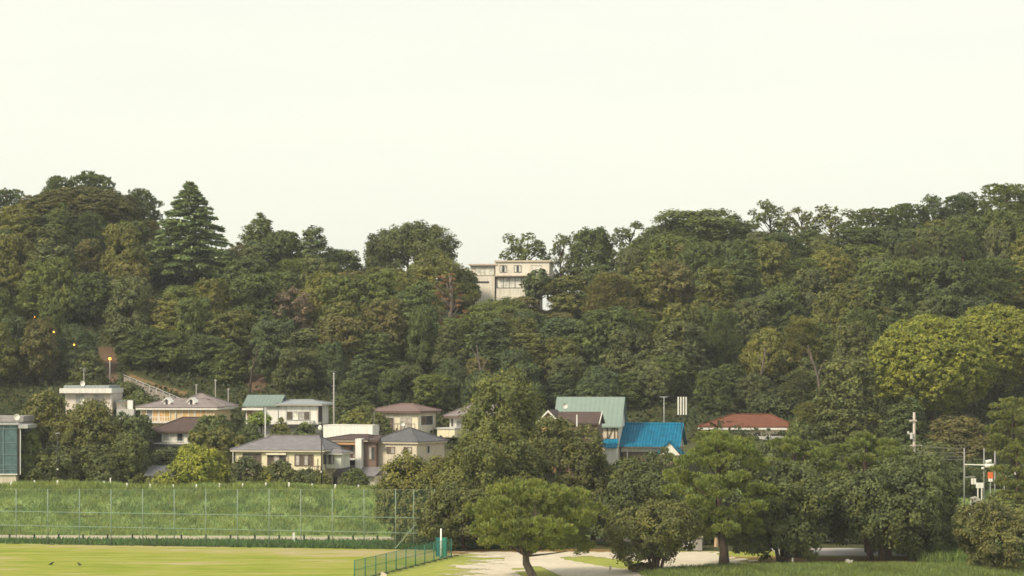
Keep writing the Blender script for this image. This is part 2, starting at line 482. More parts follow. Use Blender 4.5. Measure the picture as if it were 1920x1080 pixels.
def make_tree_meshes(kind, w, h, seed, leaf=0.3, base=0.25, bark_m=None, trunk_r=None, bend=None, stems=None, dens=1.0, base_pts=None, padk=1.0):
    """returns (trunk mesh object data, crown mesh data)"""
    rng = np.random.default_rng(seed); rr = random.Random(seed)
    bark_m = bark_m or BARK
    r = trunk_r or 0.022 * h + 0.05
    bend = bend if bend is not None else rr.uniform(-.05, .05) * h
    limbs = []
    if kind in ('round', 'tall', 'dome', 'column', 'shrub', 'puffy'):
        L = rnd_lobes(kind, w, h, rng, base)
        cr = {'round': .085, 'tall': .12, 'dome': .085, 'column': .13, 'shrub': .13, 'puffy': .026}[kind] * w
        cr = max(cr, leaf * 1.2)
        C, O, Rr = lobes_to_clumps(L, cr, 1.35 * dens, rng, -0.8 if kind in ('column', 'shrub', 'puffy') else -0.65)
        nl = int(max(10, 5.0 * (cr / leaf) ** 2 * dens))
        V, k, tint = leaves_from_clumps(C, O, Rr, nl, leaf, rng, 0.85)
        for (cx, cy, cz, a, b, c) in L[1:8]:
            limbs.append((cx, cy, cz, r * .4))
        th = h * (base + (1 - base) * .55)
    elif kind == 'pine':
        L = []
        n = 44 if padk != 1 else 36
        for i in range(n):
            t = (i + .5) / n
            a = i * 2.39996 + rng.random() * .6
            z = h * (base + (1 - base) * t * .93) + rng.normal() * .02 * h
            env = math.sqrt(max(0.03, 1 - (max(0, t - .30) / .74) ** 2)) * (.72 + .28 * min(1, t / .3))
            reach = w * .5 * env * (.25 + .62 * math.sqrt(rng.random()))
            pad = padk * w * (.125 - .035 * t) * (.7 + .6 * rng.random())
            L.append((bend * t + math.cos(a) * reach, math.sin(a) * reach, z, pad, pad, pad * (.40 if padk == 1 else .7)))
            if i % 2 == 0: limbs.append((bend * t + math.cos(a) * reach * .9, math.sin(a) * reach * .9, z - pad * .3, r * .26))
        L.append((bend, 0, h * .955, w * .07, w * .07, h * .04))
        C, O, Rr = lobes_to_clumps(L, max(w * (.036 if padk == 1 else .05), leaf), 1.25, rng, -.35)
        nl = int(max(9, 4.2 * (Rr.mean() / leaf) ** 2 * dens))
        V, k, tint = leaves_from_clumps(C, O, Rr, nl, leaf * 1.05, rng, 0.7, .5, needle=True)
        th = h * .93
    elif kind == 'cedar':
        P, U, N_ = [], [], []
        nbough = 230
        for i in range(nbough):
            t = min(.995, ((i + .5) / nbough) ** 1.25 + .02 * rng.normal()); t = max(0, t)
            z = h * (base + (1 - base) * t * .98)
            a = i * 2.39996 + rng.random() * .5
            env = 1 - t ** 1.25
            rc_ = (w * .5 * env ** .9) * (.72 + .36 * rng.random()) + .35
            m = int(34 * rc_ + 14)
            s = np.sqrt(rng.random(m)) * rc_
            side = rng.normal(size=m) * (.12 + .20 * s * (1.15 - s / rc_))
            dx, dy = math.cos(a), math.sin(a)
            zz = z + .16 * s - .20 * rc_ * (s / rc_) ** 3 + rng.normal(size=m) * .07
            P.append(np.stack([dx * s - dy * side, dy * s + dx * side, zz], -1))
            U.append(unit(np.stack([np.full(m, dx), np.full(m, dy), np.full(m, .10)], -1) + rng.normal(size=(m, 3)) * .4))
        P = np.concatenate(P); U = np.concatenate(U); k = len(P)
        nor = unit(np.array([0, 0, 1.0]) + rng.normal(size=(k, 3)) * .38)
        v = unit(np.cross(nor, U)); a = leaf * (.7 + .6 * rng.random((k, 1)))
        V = np.stack([P - U * a, P + v * a * .38, P + U * a, P - v * a * .38], 1).reshape(-1, 3)
        tint = rng.random((k, 2)); th = h * .98
        limbs = []
    elif kind == 'sparse':
        L = []
        for i in range(26):
            a = i * 2.39996 + rng.random(); t = (i + .5) / 26
            z = h * (.30 + .62 * t) + rng.normal() * .02 * h
            reach = w * .5 * math.sqrt(max(.08, 1 - ((t - .45) / .62) ** 2)) * (.35 + .6 * rng.random())
            q = w * (.06 + .05 * rng.random())
            L.append((math.cos(a) * reach, math.sin(a) * reach, z, q, q, q * .9))
            limbs.append((math.cos(a) * reach, math.sin(a) * reach, z, r * .3))
        C, O, Rr = lobes_to_clumps(L, w * .055, .9, rng, -.8)
        V, k, tint = leaves_from_clumps(C, O, Rr, int(17 * dens), leaf * .9, rng, .9)
        th = h * .75
    elif kind == 'dead':
        for i in range(26):
            a = i * 2.39996; t = (i + .5) / 26
            z = h * (.30 + .68 * t); reach = w * .5 * (1.05 - t * .75) * (.6 + .4 * rng.random())
            limbs.append((math.cos(a) * reach, math.sin(a) * reach, z + .02 * h, r * .30))
        C = np.array([(l[0] * .8, l[1] * .8, l[2]) for l in limbs]); O = unit(C * np.array([1, 1, 0]) + np.array([0, 0, .3])); Rr = np.full(len(C), .07 * w)
        V, k, tint = leaves_from_clumps(C, O, Rr, int(16 * dens), leaf * .8, rng, .5, needle=True)
        th = h * .98
    if stems:
        mb = MB()
        for (dx, dy, tx, ty, f) in stems:
            mb.tube([(dx, dy, -.3), (dx + (tx - dx) * .35, dy + (ty - dy) * .35, h * .22), (dx + (tx - dx) * .75, dy + (ty - dy) * .75, h * .45), (tx, ty, h * .72)], [r * f * 1.2, r * f, r * f * .75, r * f * .3], 7)
        for (lx, ly, lz, lr) in limbs[:8]:
            mb.tube([(lx * .25, ly * .25, lz * .55), (lx * .6, ly * .6, lz * .8), (lx, ly, lz)], [lr, lr * .6, lr * .25], 5)
    else:
        mb = trunk_mb(th, r, limbs, bend, rr, base_pts)
    me_t = bpy.data.meshes.new('trunk')
    me_t.from_pydata(mb.v, [], mb.f); me_t.materials.append(bark_m)
    me_t.polygons.foreach_set('use_smooth', [True] * len(mb.f)); me_t.update()
    return me_t, np_mesh('crown', V, k, tint, LEAF)

def leaf_col(c, mean=(.080, .092, .032), k=.40):
    if max(c) > .125: k = .05
    c = [(1 - k) * a + k * b for a, b in zip(c, mean)]
    return (c[0] * 1.80, c[1] * 1.80, c[2] * 1.72, 1)

def put_tree(name, meshes, loc, scale, rz, color, label, cat='tree', group=None):
    root = empty(name, loc, rz, label, cat, group)
    root.scale = scale
    for nm, me in (('trunk', meshes[0]), ('crown', meshes[1])):
        o = bpy.data.objects.new(nm, me); COL.objects.link(o); o.parent = root
        if nm == 'crown': o.color = leaf_col(color)
    return root

# colour words -> leaf albedo
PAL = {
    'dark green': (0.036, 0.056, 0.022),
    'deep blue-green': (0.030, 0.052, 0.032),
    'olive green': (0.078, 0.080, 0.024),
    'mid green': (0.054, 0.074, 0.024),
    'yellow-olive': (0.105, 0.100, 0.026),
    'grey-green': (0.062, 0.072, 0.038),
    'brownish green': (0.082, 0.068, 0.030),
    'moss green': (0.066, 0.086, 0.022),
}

# ------------------------------------------------------------------ the wood on the hill
P = {}
def proto(key, *a, **k): P[key] = (make_tree_meshes(*a, **k), a[1], a[2])
for i in range(4): proto(f'round{i}', 'round', 6.6, 9.0, 100 + i, leaf=.17, base=.08)
for i in range(2): proto(f'tall{i}', 'tall', 5.6, 10.5, 120 + i, leaf=.17, base=.08)
for i in range(2): proto(f'dome{i}', 'dome', 8.0, 9.0, 130 + i, leaf=.17, base=.06)
for i in range(3): proto(f'pine{i}', 'pine', 6.4, 11.0, 140 + i, leaf=.19, base=.16, padk=1.4, bark_m=BARK_RED)
for i in range(2): proto(f'sparse{i}', 'sparse', 6.5, 10.5, 150 + i, leaf=.18)
for i in range(3): proto(f'big{i}', 'round', 12, 13, 190 + i, leaf=.18, base=.06)
proto('cedar', 'cedar', 12.5, 15.0, 160, leaf=.34, base=.10)
proto('dead', 'dead', 4.6, 11.5, 165, leaf=.26, bark_m=BARK_PALE)
proto('shrub0', 'shrub', 3.2, 2.6, 170, leaf=.2, base=.05)
proto('shrub1', 'shrub', 3.2, 3.0, 171, leaf=.2, base=.05)
for i in range(2): proto(f'puffy{i}', 'puffy', 14, 15, 180 + i, leaf=.14, base=.16)
proto('column', 'column', 5.6, 11.0, 175, leaf=.16, base=.04)

USED = set()
def uniq(label):
    assert label not in USED, label
    USED.add(label)
    return label

def hill_tree(key, px, pytop, wpx, Y, color, label, name='broadleaf_tree', group='trees of the wood on the hill', hmax=None):
    me, pw, ph = P[key]
    x = X(px, Y); g = T(x, Y); zt = Zc(pytop, Y); h = zt - g
    if hmax and h > hmax: g = zt - hmax; h = hmax
    w = wpx * Y / F
    return put_tree(name, me, (x, Y, g - .1), (w / pw, w / pw, h / ph), random.uniform(0, 6.28), color, uniq(label), group=group)

D, B_, O_, M_, Y_, G_, N_, S_ = [PAL[k] for k in PAL]
KEY = [
 ('pine0', 12, 352, 95, 352, B_, 'blue-green pine on the crest at the far left end of the ridge', 'pine_tree'),
 ('pine1', 108, 328, 80, 356, D, 'dark pine with a narrow top on the crest, left of the taller flat-topped pine', 'pine_tree'),
 ('pine2', 170, 320, 110, 355, D, 'tallest flat-topped dark pine on the crest above the flat-roofed house', 'pine_tree'),
 ('puffy1', 150, 352, 235, 346, (.078, .070, .032), 'huge brownish domed tree on the crest, in front of the dark pines', 'broadleaf_tree'),
 ('pine1', 263, 352, 92, 350, B_, 'dark round-headed pine on the crest, just left of the conical cedar', 'pine_tree'),
 ('cedar', 356, 338, 190, 330, (.130, .165, .100), 'large conical cedar in tiers rising above the ridge', 'cedar_tree'),
 ('tall0', 485, 406, 90, 346, M_, 'pointed broadleaf tree on the crest, right of the conical cedar', 'broadleaf_tree'),
 ('round0', 530, 432, 95, 344, D, 'dark bushy tree on the crest between the pointed tree and the twin-topped tree', 'broadleaf_tree'),
 ('tall1', 585, 430, 85, 342, D, 'dark twin-topped tree on the crest where the ridge starts to fall', 'broadleaf_tree'),
 ('round1', 640, 463, 100, 348, D, 'dark rounded tree on the falling ridge, left of the open dip', 'broadleaf_tree'),
 ('big0', 770, 416, 165, 352, (.05, .062, .028), 'big rounded tree standing alone on the crest left of the hilltop house', 'broadleaf_tree'),
 ('round0', 712, 448, 70, 352, D, 'small dark tree leaning off the left side of the big lone crest tree', 'broadleaf_tree'),
 ('big1', 815, 472, 150, 334, O_, 'bushy olive tree in front of the big lone crest tree', 'broadleaf_tree'),
 ('round1', 862, 500, 75, 338, M_, 'mid green tree touching the left wing of the hilltop house', 'broadleaf_tree'),
 ('big2', 730, 500, 130, 333, O_, 'spreading olive tree below the dip in the ridge', 'broadleaf_tree'),
 ('sparse0', 985, 432, 125, 356, M_, 'airy tree with sky showing through, behind the hilltop house roof', 'broadleaf_tree'),
 ('sparse1', 1052, 436, 75, 357, G_, 'thin-branched tree with open crown, right behind the hilltop house corner', 'broadleaf_tree'),
 ('round3', 1112, 417, 95, 354, D, 'dark tree with ragged top, right of the thin-branched crest trees', 'broadleaf_tree'),
 ('sparse0', 1185, 412, 110, 352, G_, 'pale feathery tree on the crest left of the broad domed crown', 'broadleaf_tree'),
 ('big2', 1310, 394, 240, 347, M_, 'broad domed tree on the crest midway along the right-hand ridge', 'broadleaf_tree'),
 ('sparse1', 1442, 373, 95, 352, M_, 'tall gappy tree on the crest right of the broad domed crown', 'broadleaf_tree'),
 ('sparse0', 1500, 384, 80, 351, O_, 'second gappy tree on the crest right of the broad domed crown', 'broadleaf_tree'),
 ('sparse1', 1556, 382, 105, 352, O_, 'third gappy tree on the crest, beside the dark spiky pines', 'broadleaf_tree'),
 ('pine0', 1640, 388, 120, 346, M_, 'spiky pine at the left end of the right-hand pine group', 'pine_tree'),
 ('pine1', 1700, 380, 110, 348, D, 'spiky pine in the middle of the right-hand pine group', 'pine_tree'),
 ('tall1', 1748, 370, 70, 350, B_, 'slim dark tree with one horn-like top in the right-hand pine group', 'broadleaf_tree'),
 ('pine2', 1802, 360, 95, 350, B_, 'pointed dark pine left of the tallest right-hand pine', 'pine_tree'),
 ('pine0', 1884, 343, 130, 348, S_, 'tallest pine at the right end of the ridge', 'pine_tree'),
 ('pine2', 1935, 372, 110, 352, D, 'dark pine cut by the right edge of the picture', 'pine_tree'),
 ('puffy0', 1745, 592, 235, 269, (.138, .152, .030), 'big yellow-green camphor tree bulging from the foot of the hill', 'camphor_tree'),
 ('puffy1', 1868, 574, 200, 280, (.136, .148, .030), 'yellow-green camphor tree behind and right of the bulging one', 'camphor_tree'),
 ('column', 1602, 605, 82, 281, (.060, .066, .028), 'upper narrow column tree left of the big camphor', 'column_tree'),
 ('column', 1592, 670, 120, 262, (.068, .078, .030), 'thick ivy-like column tree left of the big camphor', 'column_tree'),
 ('big1', 930, 560, 140, 316, S_, 'layered moss green tree directly below the hilltop house', 'broadleaf_tree'),
 ('round3', 880, 590, 90, 312, M_, 'mid green tree beside the bare reddish pine', 'broadleaf_tree'),
 ('shrub1', 1010, 507, 62, 331, (.035, .05, .028), 'dark bush in front of the hilltop house right end', 'bush'),
 ('round2', 1075, 512, 110, 331, O_, 'low olive tree right of the hilltop house', 'broadleaf_tree'),
 ('round0', 985, 555, 80, 326, N_, 'small brownish tree below the right end of the hilltop house', 'broadleaf_tree'),
 ('dead', 840, 512, 100, 309, (.16, .085, .05), 'half-dead reddish pine with bare level branches below the hilltop house', 'dead_pine'),
 ('sparse0', 545, 535, 90, 308, (.13, .10, .085), 'leafless purplish tree halfway up the hill', 'bare_tree'),
 ('round1', 1890, 512, 110, 312, Y_, 'yellow-olive round tree above the camphor trees', 'broadleaf_tree'),
 ('round1', 1800, 775, 130, 252, (.088, .070, .036), 'brownish tree between the utility pole and the pole frame', 'broadleaf_tree'),
 ('tall0', 1700, 752, 110, 254, D, 'dark tree behind the utility pole', 'broadleaf_tree'),
]
KEY += [
 ('round0', 266, 612, 92, 297.5, D, 'dark tree hanging over the top of the hillside steps', 'broadleaf_tree'),
 ('round2', 322, 616, 95, 298, M_, 'mid green tree on the slope behind the left dormer', 'broadleaf_tree'),
 ('round3', 380, 620, 92, 297, D, 'dark tree on the slope behind the taller thin pole', 'broadleaf_tree'),
 ('tall0', 432, 640, 74, 293, M_, 'slender tree on the slope behind the shorter thin pole', 'broadleaf_tree'),
]
for k in KEY:
    hill_tree(*k[:6], k[6], k[7], hmax={'dead': 13.5, 'shrub1': 4.5, 'cedar': 17}.get(k[0], 16.5))

SKY_PX = [-100, 0, 60, 130, 230, 300, 430, 500, 600, 690, 760, 850, 870, 1045, 1060, 1150, 1210, 1420, 1600, 1700, 1850, 2000]
SKY_PY = [375, 375, 365, 375, 385, 400, 455, 450, 465, 505, 480, 505, 575, 575, 515, 465, 430, 420, 425, 410, 380, 375]
LAND = [(-60, 'the glass-walled building'), (60, 'the glass-walled building'), (160, 'the flat-roofed white house'), (270, 'the hillside steps'), (345, 'the house with two dormers'),
        (425, 'the twin thin poles'), (530, 'the white house with green roof'), (626, 'the tall concrete pole'), (690, 'the plain white box building'), (765, 'the brown-roofed balcony house'), (865, 'the pink-roofed house'),
        (955, 'the hilltop house'), (1040, 'the small orange gabled house'), (1110, 'the big green roof'), (1175, 'the timbered gable'), (1245, 'the blue roof'), (1300, 'the striped antenna panel'), (1400, 'the red-roofed house'),
        (1500, 'the red roof corner'), (1590, 'the thick column tree'), (1712, 'the utility pole'), (1770, 'the big camphor'), (1840, 'the pole frame'), (1910, 'the right picture edge')]
ROWS = [(260, 'in the bushes below the wood'), (272, 'in the hedge below the wood'), (279, 'in the thicket below the wood'), (284, 'at the hill foot'), (292, 'near the hill foot'), (301, 'on the lower slope'), (311, 'halfway up the slope'), (322, 'on the upper slope'), (333, 'just under the crest'), (343, 'along the crest')]
def land(px): return min(LAND, key=lambda l: abs(l[0] - px))[1]
SHAPES = {'round': 'rounded', 'tall': 'slender', 'pine': 'pine-like', 'dome': 'wide-domed'}
BIGPX = [(k[1], k[2], k[3], k[4]) for k in KEY]
rr = random.Random(5)
names = list(PAL)
cells = {}
for ri, (Y0, phrase) in enumerate(ROWS):
    step = 4.7
    x = X(-70, Y0) + (ri % 2) * step / 2
    while x < X(1990, Y0):
        Y = Y0 + rr.uniform(-3.5, 3.5); xx = x + rr.uniform(-1.4, 1.4)
        x += step
        px = xx / Y * F + 960
        h = rr.uniform(6.5, 10.0) if ri > 3 else rr.uniform(4.0, 6.5); w = rr.uniform(4.6, 8.6) if ri > 3 else rr.uniform(4, 5.6)
        g = T(xx, Y)
        ytop = HZ - (g + h - CAMZ) * F / Y; ybase = HZ - (g - CAMZ) * F / Y; wp = w * F / Y
        lim = max(np.interp(q, SKY_PX, SKY_PY) for q in (px - wp * .35, px, px + wp * .35)) + rr.uniform(0, 14)
        if ytop < lim:
            h = g and (CAMZ + (HZ - lim) * Y / F) - g
            if h < 3.2: continue
            ytop = lim
        # open ground: steps and bank, the two earth slips, the camphor and column trees, the hilltop house
        if Y < 277 and not (1500 < px < 1990 and not 1690 < px < 1735): continue
        if Y < 281.5 and px < 640: continue
        if 205 < px < 420 and Y < 296.5: continue
        if (88 < px < 114 or 126 < px < 152) and Y < 293: continue
        if 160 < px < 225 and 285 < Y < 300: continue
        if 452 < px < 512 and Y < 300: continue
        if 1640 < px < 1960 and 258 < Y < 296: continue
        if 1540 < px < 1650 and Y < 290: continue
        if 865 < px < 1045 and Y > 328: continue
        if 800 < px < 880 and 300 < Y < 318: continue
        if 500 < px < 590 and 301 < Y < 314: continue
        if 285 < px < 430 and Y > 316: continue
        if any(abs(px - a) < 26 and abs(Y - d) < 3.5 for a, b, c, d in BIGPX): continue
        key = rr.choices(['round', 'tall', 'dome', 'pine'], [6, 2, 1.2, 3 if px > 1050 else 1.0])[0]
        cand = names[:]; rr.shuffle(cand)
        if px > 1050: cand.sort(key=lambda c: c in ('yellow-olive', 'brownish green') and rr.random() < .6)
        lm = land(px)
        if ri < 5: cand.sort(key=lambda c: c in ('yellow-olive', 'brownish green', 'moss green', 'olive green') and rr.random() < (.75 if ri < 4 else .5))  # lower rows favour darker leaf colours, painting in shade at the hill foot
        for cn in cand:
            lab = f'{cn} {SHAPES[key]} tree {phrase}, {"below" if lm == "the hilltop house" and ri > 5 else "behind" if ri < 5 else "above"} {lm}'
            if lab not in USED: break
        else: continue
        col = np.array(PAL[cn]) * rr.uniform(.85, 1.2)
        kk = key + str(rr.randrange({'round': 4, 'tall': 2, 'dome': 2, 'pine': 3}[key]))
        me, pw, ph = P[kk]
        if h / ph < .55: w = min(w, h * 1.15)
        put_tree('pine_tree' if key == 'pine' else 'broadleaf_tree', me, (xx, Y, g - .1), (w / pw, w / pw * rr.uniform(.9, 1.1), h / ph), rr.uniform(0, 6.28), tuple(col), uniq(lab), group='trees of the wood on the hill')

for i, (px, py, Y, hh, dx, lab) in enumerate(((1537, 735, 276, 5.5, -1.7, 'leaning bare dead trunk left of the thick column tree'), (470, 722, 289, 4.6, 1.2, 'dark leaning dead trunk before the red earth slip'),
                                             (905, 725, 283, 5.0, -.7, 'pale dead trunk behind the tallest tree of the central clump'), (1420, 730, 287, 5.0, .8, 'grey dead trunk above the red-roofed house'))):
    x = X(px, Y); z = Zc(py, Y)
    o = empty('dead_tree', (x, Y - 2.0, z))
    MB().tube([(0, 0, -2), (dx * .3, 0, hh * .35), (dx, -.2, hh)], [.17, .13, .07], 7).tube([(dx * .3, 0, hh * .35), (dx * .3 + .9, .1, hh * .7)], [.09, .04], 5).tube([(dx * .6, -.1, hh * .6), (dx * .6 - .8, .1, hh * .9)], [.07, .03], 5).build('trunk', BARK_PALE if i != 1 else BARK, o)
    tag(o, uniq(lab), 'dead tree')
# ------------------------------------------------------------------ ground cover (nobody could count it)
def scatter(name, xy, h0, wd, mat_color, label, rng, tilt=.35, per=1, zoff=0.0, leafy=False, nmix=None):
    n = len(xy)
    z = terrain(xy[:, 0], xy[:, 1]) + zoff
    p = np.column_stack([xy, z])
    yaw = rng.random(n) * 6.28
    hh = (h0 * (0.5 + rng.random(n)))[:, None]
    u = np.stack([np.cos(yaw), np.sin(yaw), np.zeros(n)], -1) * wd * (0.6 + .8 * rng.random((n, 1)))
    if leafy:
        p = p + np.column_stack([np.zeros((n, 2)), rng.random(n) * h0])
        nor = unit(rng.normal(size=(n, 3)) * .7 + np.array([0, -.25, .8]))
        a = unit(np.cross(nor, rng.normal(size=(n, 3)))); b = np.cross(nor, a)
        s = wd * (.6 + .8 * rng.random((n, 1)))
        V = np.stack([p - a * s, p + b * s * .6, p + a * s, p - b * s * .6], 1).reshape(-1, 3)
    else:
        lean = np.column_stack([rng.normal(size=(n, 2)) * tilt, np.ones(n)]) * hh
        V = np.stack([p - u * .5, p + u * .5, p + lean + u * .12, p + lean - u * .12], 1).reshape(-1, 3)
    patch = np.clip(.5 + .28 * wob(xy[:, 0], xy[:, 1], .35, 1.0) + rng.normal(size=n) * .12, 0, 1)
    tint = np.column_stack([np.clip(.5 * patch + .5 * rng.random(n), 0, 1), np.clip(.6 * (1 - patch) + .4 * rng.random(n), 0, 1)])
    o = bpy.data.objects.new(name, np_mesh(name, V, n, tint, LEAF)); COL.objects.link(o)
    o.color = (*mat_color, 1)
    return tag(o, label, 'ground cover', kind='stuff')

rng = np.random.default_rng(3)
n = 120000
xy = np.column_stack([rng.uniform(-58, 22, n), rng.uniform(214.6, 236, n)])
clump = wob(xy[:, 0], xy[:, 1], .8, 3.0)
xy = xy[(rng.random(n) < .62 + .3 * clump) & (np.abs(xy[:, 1] - path_y(xy[:, 0])) > 2.0)]
scatter('levee_grass', xy, .30, .075, (.225, .275, .095), 'rough green grass covering the levee slope', rng, .45)
n = 90000
xy = np.column_stack([rng.uniform(-58, 22, n), rng.uniform(214.6, 235.5, n)])
nz = wob(xy[:, 0], xy[:, 1], .42, 5.0) + .5 * wob(xy[:, 0], xy[:, 1], 1.1, 2.0) + 1.6 * np.exp(-((xy[:, 1] - 225.2) / 1.1) ** 2) + .9 * np.exp(-((xy[:, 1] - 231.5) / .8) ** 2)
xy = xy[(nz + rng.normal(size=n) * .5 > 1.15) & (np.abs(xy[:, 1] - path_y(xy[:, 0])) > 2.0)]
scatter('slope_weeds', xy, .34, .09, (.150, .210, .078), 'darker weed clumps on the levee slope', rng, .5)
n = 9000
cx = rng.uniform(-58, -2, 70); pick = rng.integers(0, 70, n)
xy = np.column_stack([cx[pick] + rng.normal(size=n) * .55, 229.6 + rng.normal(size=n) * .6 + .6 * np.sin(cx[pick] * 3.1)])
scatter('crest_weeds', xy, .34, .08, (.20, .25, .085), 'taller weeds standing in clumps along the levee top', rng, .4)
n = 24000
xy = np.column_stack([rng.uniform(-58, 22, n), rng.uniform(214.6, 233.5, n)])
nz = wob(xy[:, 0], xy[:, 1], .5, 8.0) + 1.2 * np.exp(-((xy[:, 1] - 223.4) / .7) ** 2)
xy = xy[(nz + rng.normal(size=n) * .4 > .9) & (np.abs(xy[:, 1] - path_y(xy[:, 0])) > 2.0)]
scatter('dry_grass', xy, .28, .06, (.26, .25, .09), 'dry yellowish grass tufts on the levee slope', rng, .5)
n = 26000
xy = np.column_stack([rng.uniform(-58, 2, n), rng.uniform(200, 212, n)])
xy = xy[(xy[:, 1] > field_far(xy[:, 0]) + .35) & (xy[:, 1] < path_y(xy[:, 0]) - 2.2)]
scatter('verge_weeds', xy, .26, .10, (.085, .145, .042), 'dark green weeds between the mown field and the gravel path', rng, .3)
n = 60000
xy = np.column_stack([rng.uniform(9.5, 48, n), rng.uniform(167, 182.5, n)])
ppx = xy[:, 0] / xy[:, 1] * F + 960; edge = 182.3 - np.clip((1500 - ppx) / 300, 0, 1) * 6 + .5 * wob(xy[:, 0], xy[:, 1], .6)
xy = xy[(xy[:, 1] < edge) & (ppx > 1205 + 14 * wob(xy[:, 0], xy[:, 1]))]
scatter('meadow_grass', xy, .29, .06, (.155, .20, .066), 'tall green grass in the right foreground', rng, .4)
n = 22000
xy = np.column_stack([rng.uniform(31, 50, n), rng.uniform(182, 200, n)])
xy = xy[(rng.random(n) < .7 + .3 * wob(xy[:, 0], xy[:, 1], .5)) & (xy[:, 0] > 32.5 + .8 * wob(xy[:, 0], xy[:, 1]))]
scatter('reed_weeds', xy, .75, .10, (.15, .215, .065), 'pale green weeds behind the dark trees on the right', rng, .35)
n = 130000
xy = np.column_stack([rng.uniform(-100, 100, n), rng.uniform(262, 362, n)])
ppx = xy[:, 0] / xy[:, 1] * F + 960
bare = ((ppx > 235) & (ppx < 358) & (np.abs(xy[:, 1] - (293 - (ppx - 245) * .066)) < 2.3)) | ((ppx > 165) & (ppx < 222) & (np.abs(xy[:, 1] - 297) < 6)) | ((ppx > 462) & (ppx < 500) & (np.abs(xy[:, 1] - 294) < 7))
xy = xy[(np.abs(ppx - 960) < 1060) & ~bare & ~((np.abs(ppx - 955) < 90) & (xy[:, 1] > 337))]
scatter('undergrowth', xy, 1.1, .26, (.046, .062, .024), 'low leafy undergrowth between the trees on the hill', rng, leafy=True)

# the wood goes on past both picture edges: one mass, out of frame
C_, O2, R2 = [], [], []
for side in (-1, 1):
    for Y0 in (286, 297, 309, 321, 333, 345):
        for j in range(11):
            pxx = (2010 if side > 0 else -90) + side * j * 80 + rng.uniform(-20, 20)
            Y = Y0 + rng.uniform(-4, 4); xx = X(pxx, Y); g = T(xx, Y); h_ = rng.uniform(7, 10)
            lob = [(xx + rng.normal() * 1.3, Y + rng.normal() * 1.3, g + h_ * q_, 2.6, 2.6, 2.0) for q_ in (.25, .5, .72)]
            c, o_, r_ = lobes_to_clumps(lob, .95, 1.1, rng, -.5)
            C_.append(c); O2.append(o_); R2.append(r_)
V, k, tint = leaves_from_clumps(np.concatenate(C_), np.concatenate(O2), np.concatenate(R2), 26, .30, rng)
o = bpy.data.objects.new('woodland', np_mesh('woodland', V, k, tint, LEAF)); COL.objects.link(o)
o.color = leaf_col(PAL['mid green']); tag(o, 'dense wood covering the hillside past both picture edges', 'woodland', kind='stuff')
grid_obj('earth_bank', np.arange(-50, -36, .25), np.arange(283, 297, .25),
         lambda x, y: (np.abs(y - (293 - (x / y * F + 960 - 245) * .066)) < 1.7 + .25 * wob(x, y)) & (np.abs(x / y * F + 960 - 297) < 55), .05, M_bank)
grid_obj('earth_slip', np.arange(-58, -28, .3), np.arange(286, 305, .3),
         lambda x, y: ((np.abs(x / y * F + 960 - 192) < 26 + 5 * wob(x, y, .7)) & (np.abs(y - 297) < 6)) | ((np.abs(x / y * F + 960 - 481) < 17 + 4 * wob(x, y, .7)) & (np.abs(y - 294) < 7)), .05,
         ground_mat('red_earth', [(.3, (.07, .05, .034)), (.7, (.17, .11, .07))], .5, 3))

# ------------------------------------------------------------------ single trees and shrubs in front
def own_tree(name, label, kind, px, Y, pytop, wpx, color, seed, leaf=.17, base=.2, cat='tree', group=None, sink=0.0, **kw):
    x = X(px, Y); g = T(x, Y); h = Zc(pytop, Y) - g; w = wpx * Y / F
    me = make_tree_meshes(kind, w, h, seed, leaf=leaf * .74, base=base, **kw)
    return put_tree(name, me, (x, Y, g), (1, 1, 1), 0.0, color, uniq(label), cat, group)

gp = 'trees in front of the houses'
own_tree('broadleaf_tree', 'tallest tree of the central clump, rising in front of the pink-roofed house', 'column', 946, 214, 706, 160, (.078, .086, .028), 301, .2, .08, group=gp)
own_tree('broadleaf_tree', 'bushy olive tree with a low crown beside the beige hip-roofed house', 'round', 820, 207.5, 860, 172, (.098, .094, .028), 302, .17, .06, group=gp)
own_tree('broadleaf_tree', 'small olive tree where the levee meets the central clump', 'round', 745, 210, 870, 84, (.090, .090, .028), 303, .17, .05, group=gp)
own_tree('broadleaf_tree', 'broad tree in the heart of the central clump, below the tallest one', 'round', 915, 201, 795, 215, (.072, .078, .026), 304, .18, .10, group=gp)
own_tree('broadleaf_tree', 'brownish green tree under the small orange gabled house', 'round', 1064, 207, 788, 180, (.070, .070, .028), 305, .18, .10, group=gp)
own_tree('broadleaf_tree', 'dark tree under the blue roof', 'round', 1190, 204, 856, 165, (.046, .058, .027), 306, .18, .05, group=gp)
own_tree('broadleaf_tree', 'dark tree filling the gap left of the blue roof', 'round', 1112, 209, 848, 110, (.050, .060, .026), 307, .18, .05, group=gp)
own_tree('broadleaf_tree', 'dark low tree behind the bent pine trunk', 'round', 870, 198, 905, 150, (.060, .066, .026), 308, .17, .05, group=gp)
own_tree('garden_pine', 'pale grey-green garden pine at the right end of the blue-roofed house', 'pine', 1252, 224, 838, 85, (.085, .105, .058), 309, .17, .1, group=gp)
own_tree('pine_tree', 'wide low pine with an S-bent bare trunk on the sand', 'pine', 1000, 171.5, 903, 275, (.112, .130, .038), 310, .16, .33, bark_m=BARK_PALE, trunk_r=.36, dens=1.5,
         base_pts=[(.15, 0, -.5), (-.10, 0, .3), (-.50, 0, 1.1), (-.55, .0, 1.8), (-.15, .05, 2.4), (.40, .1, 2.95), (.2, .1, 4.4), (.1, 0, 6.2)])
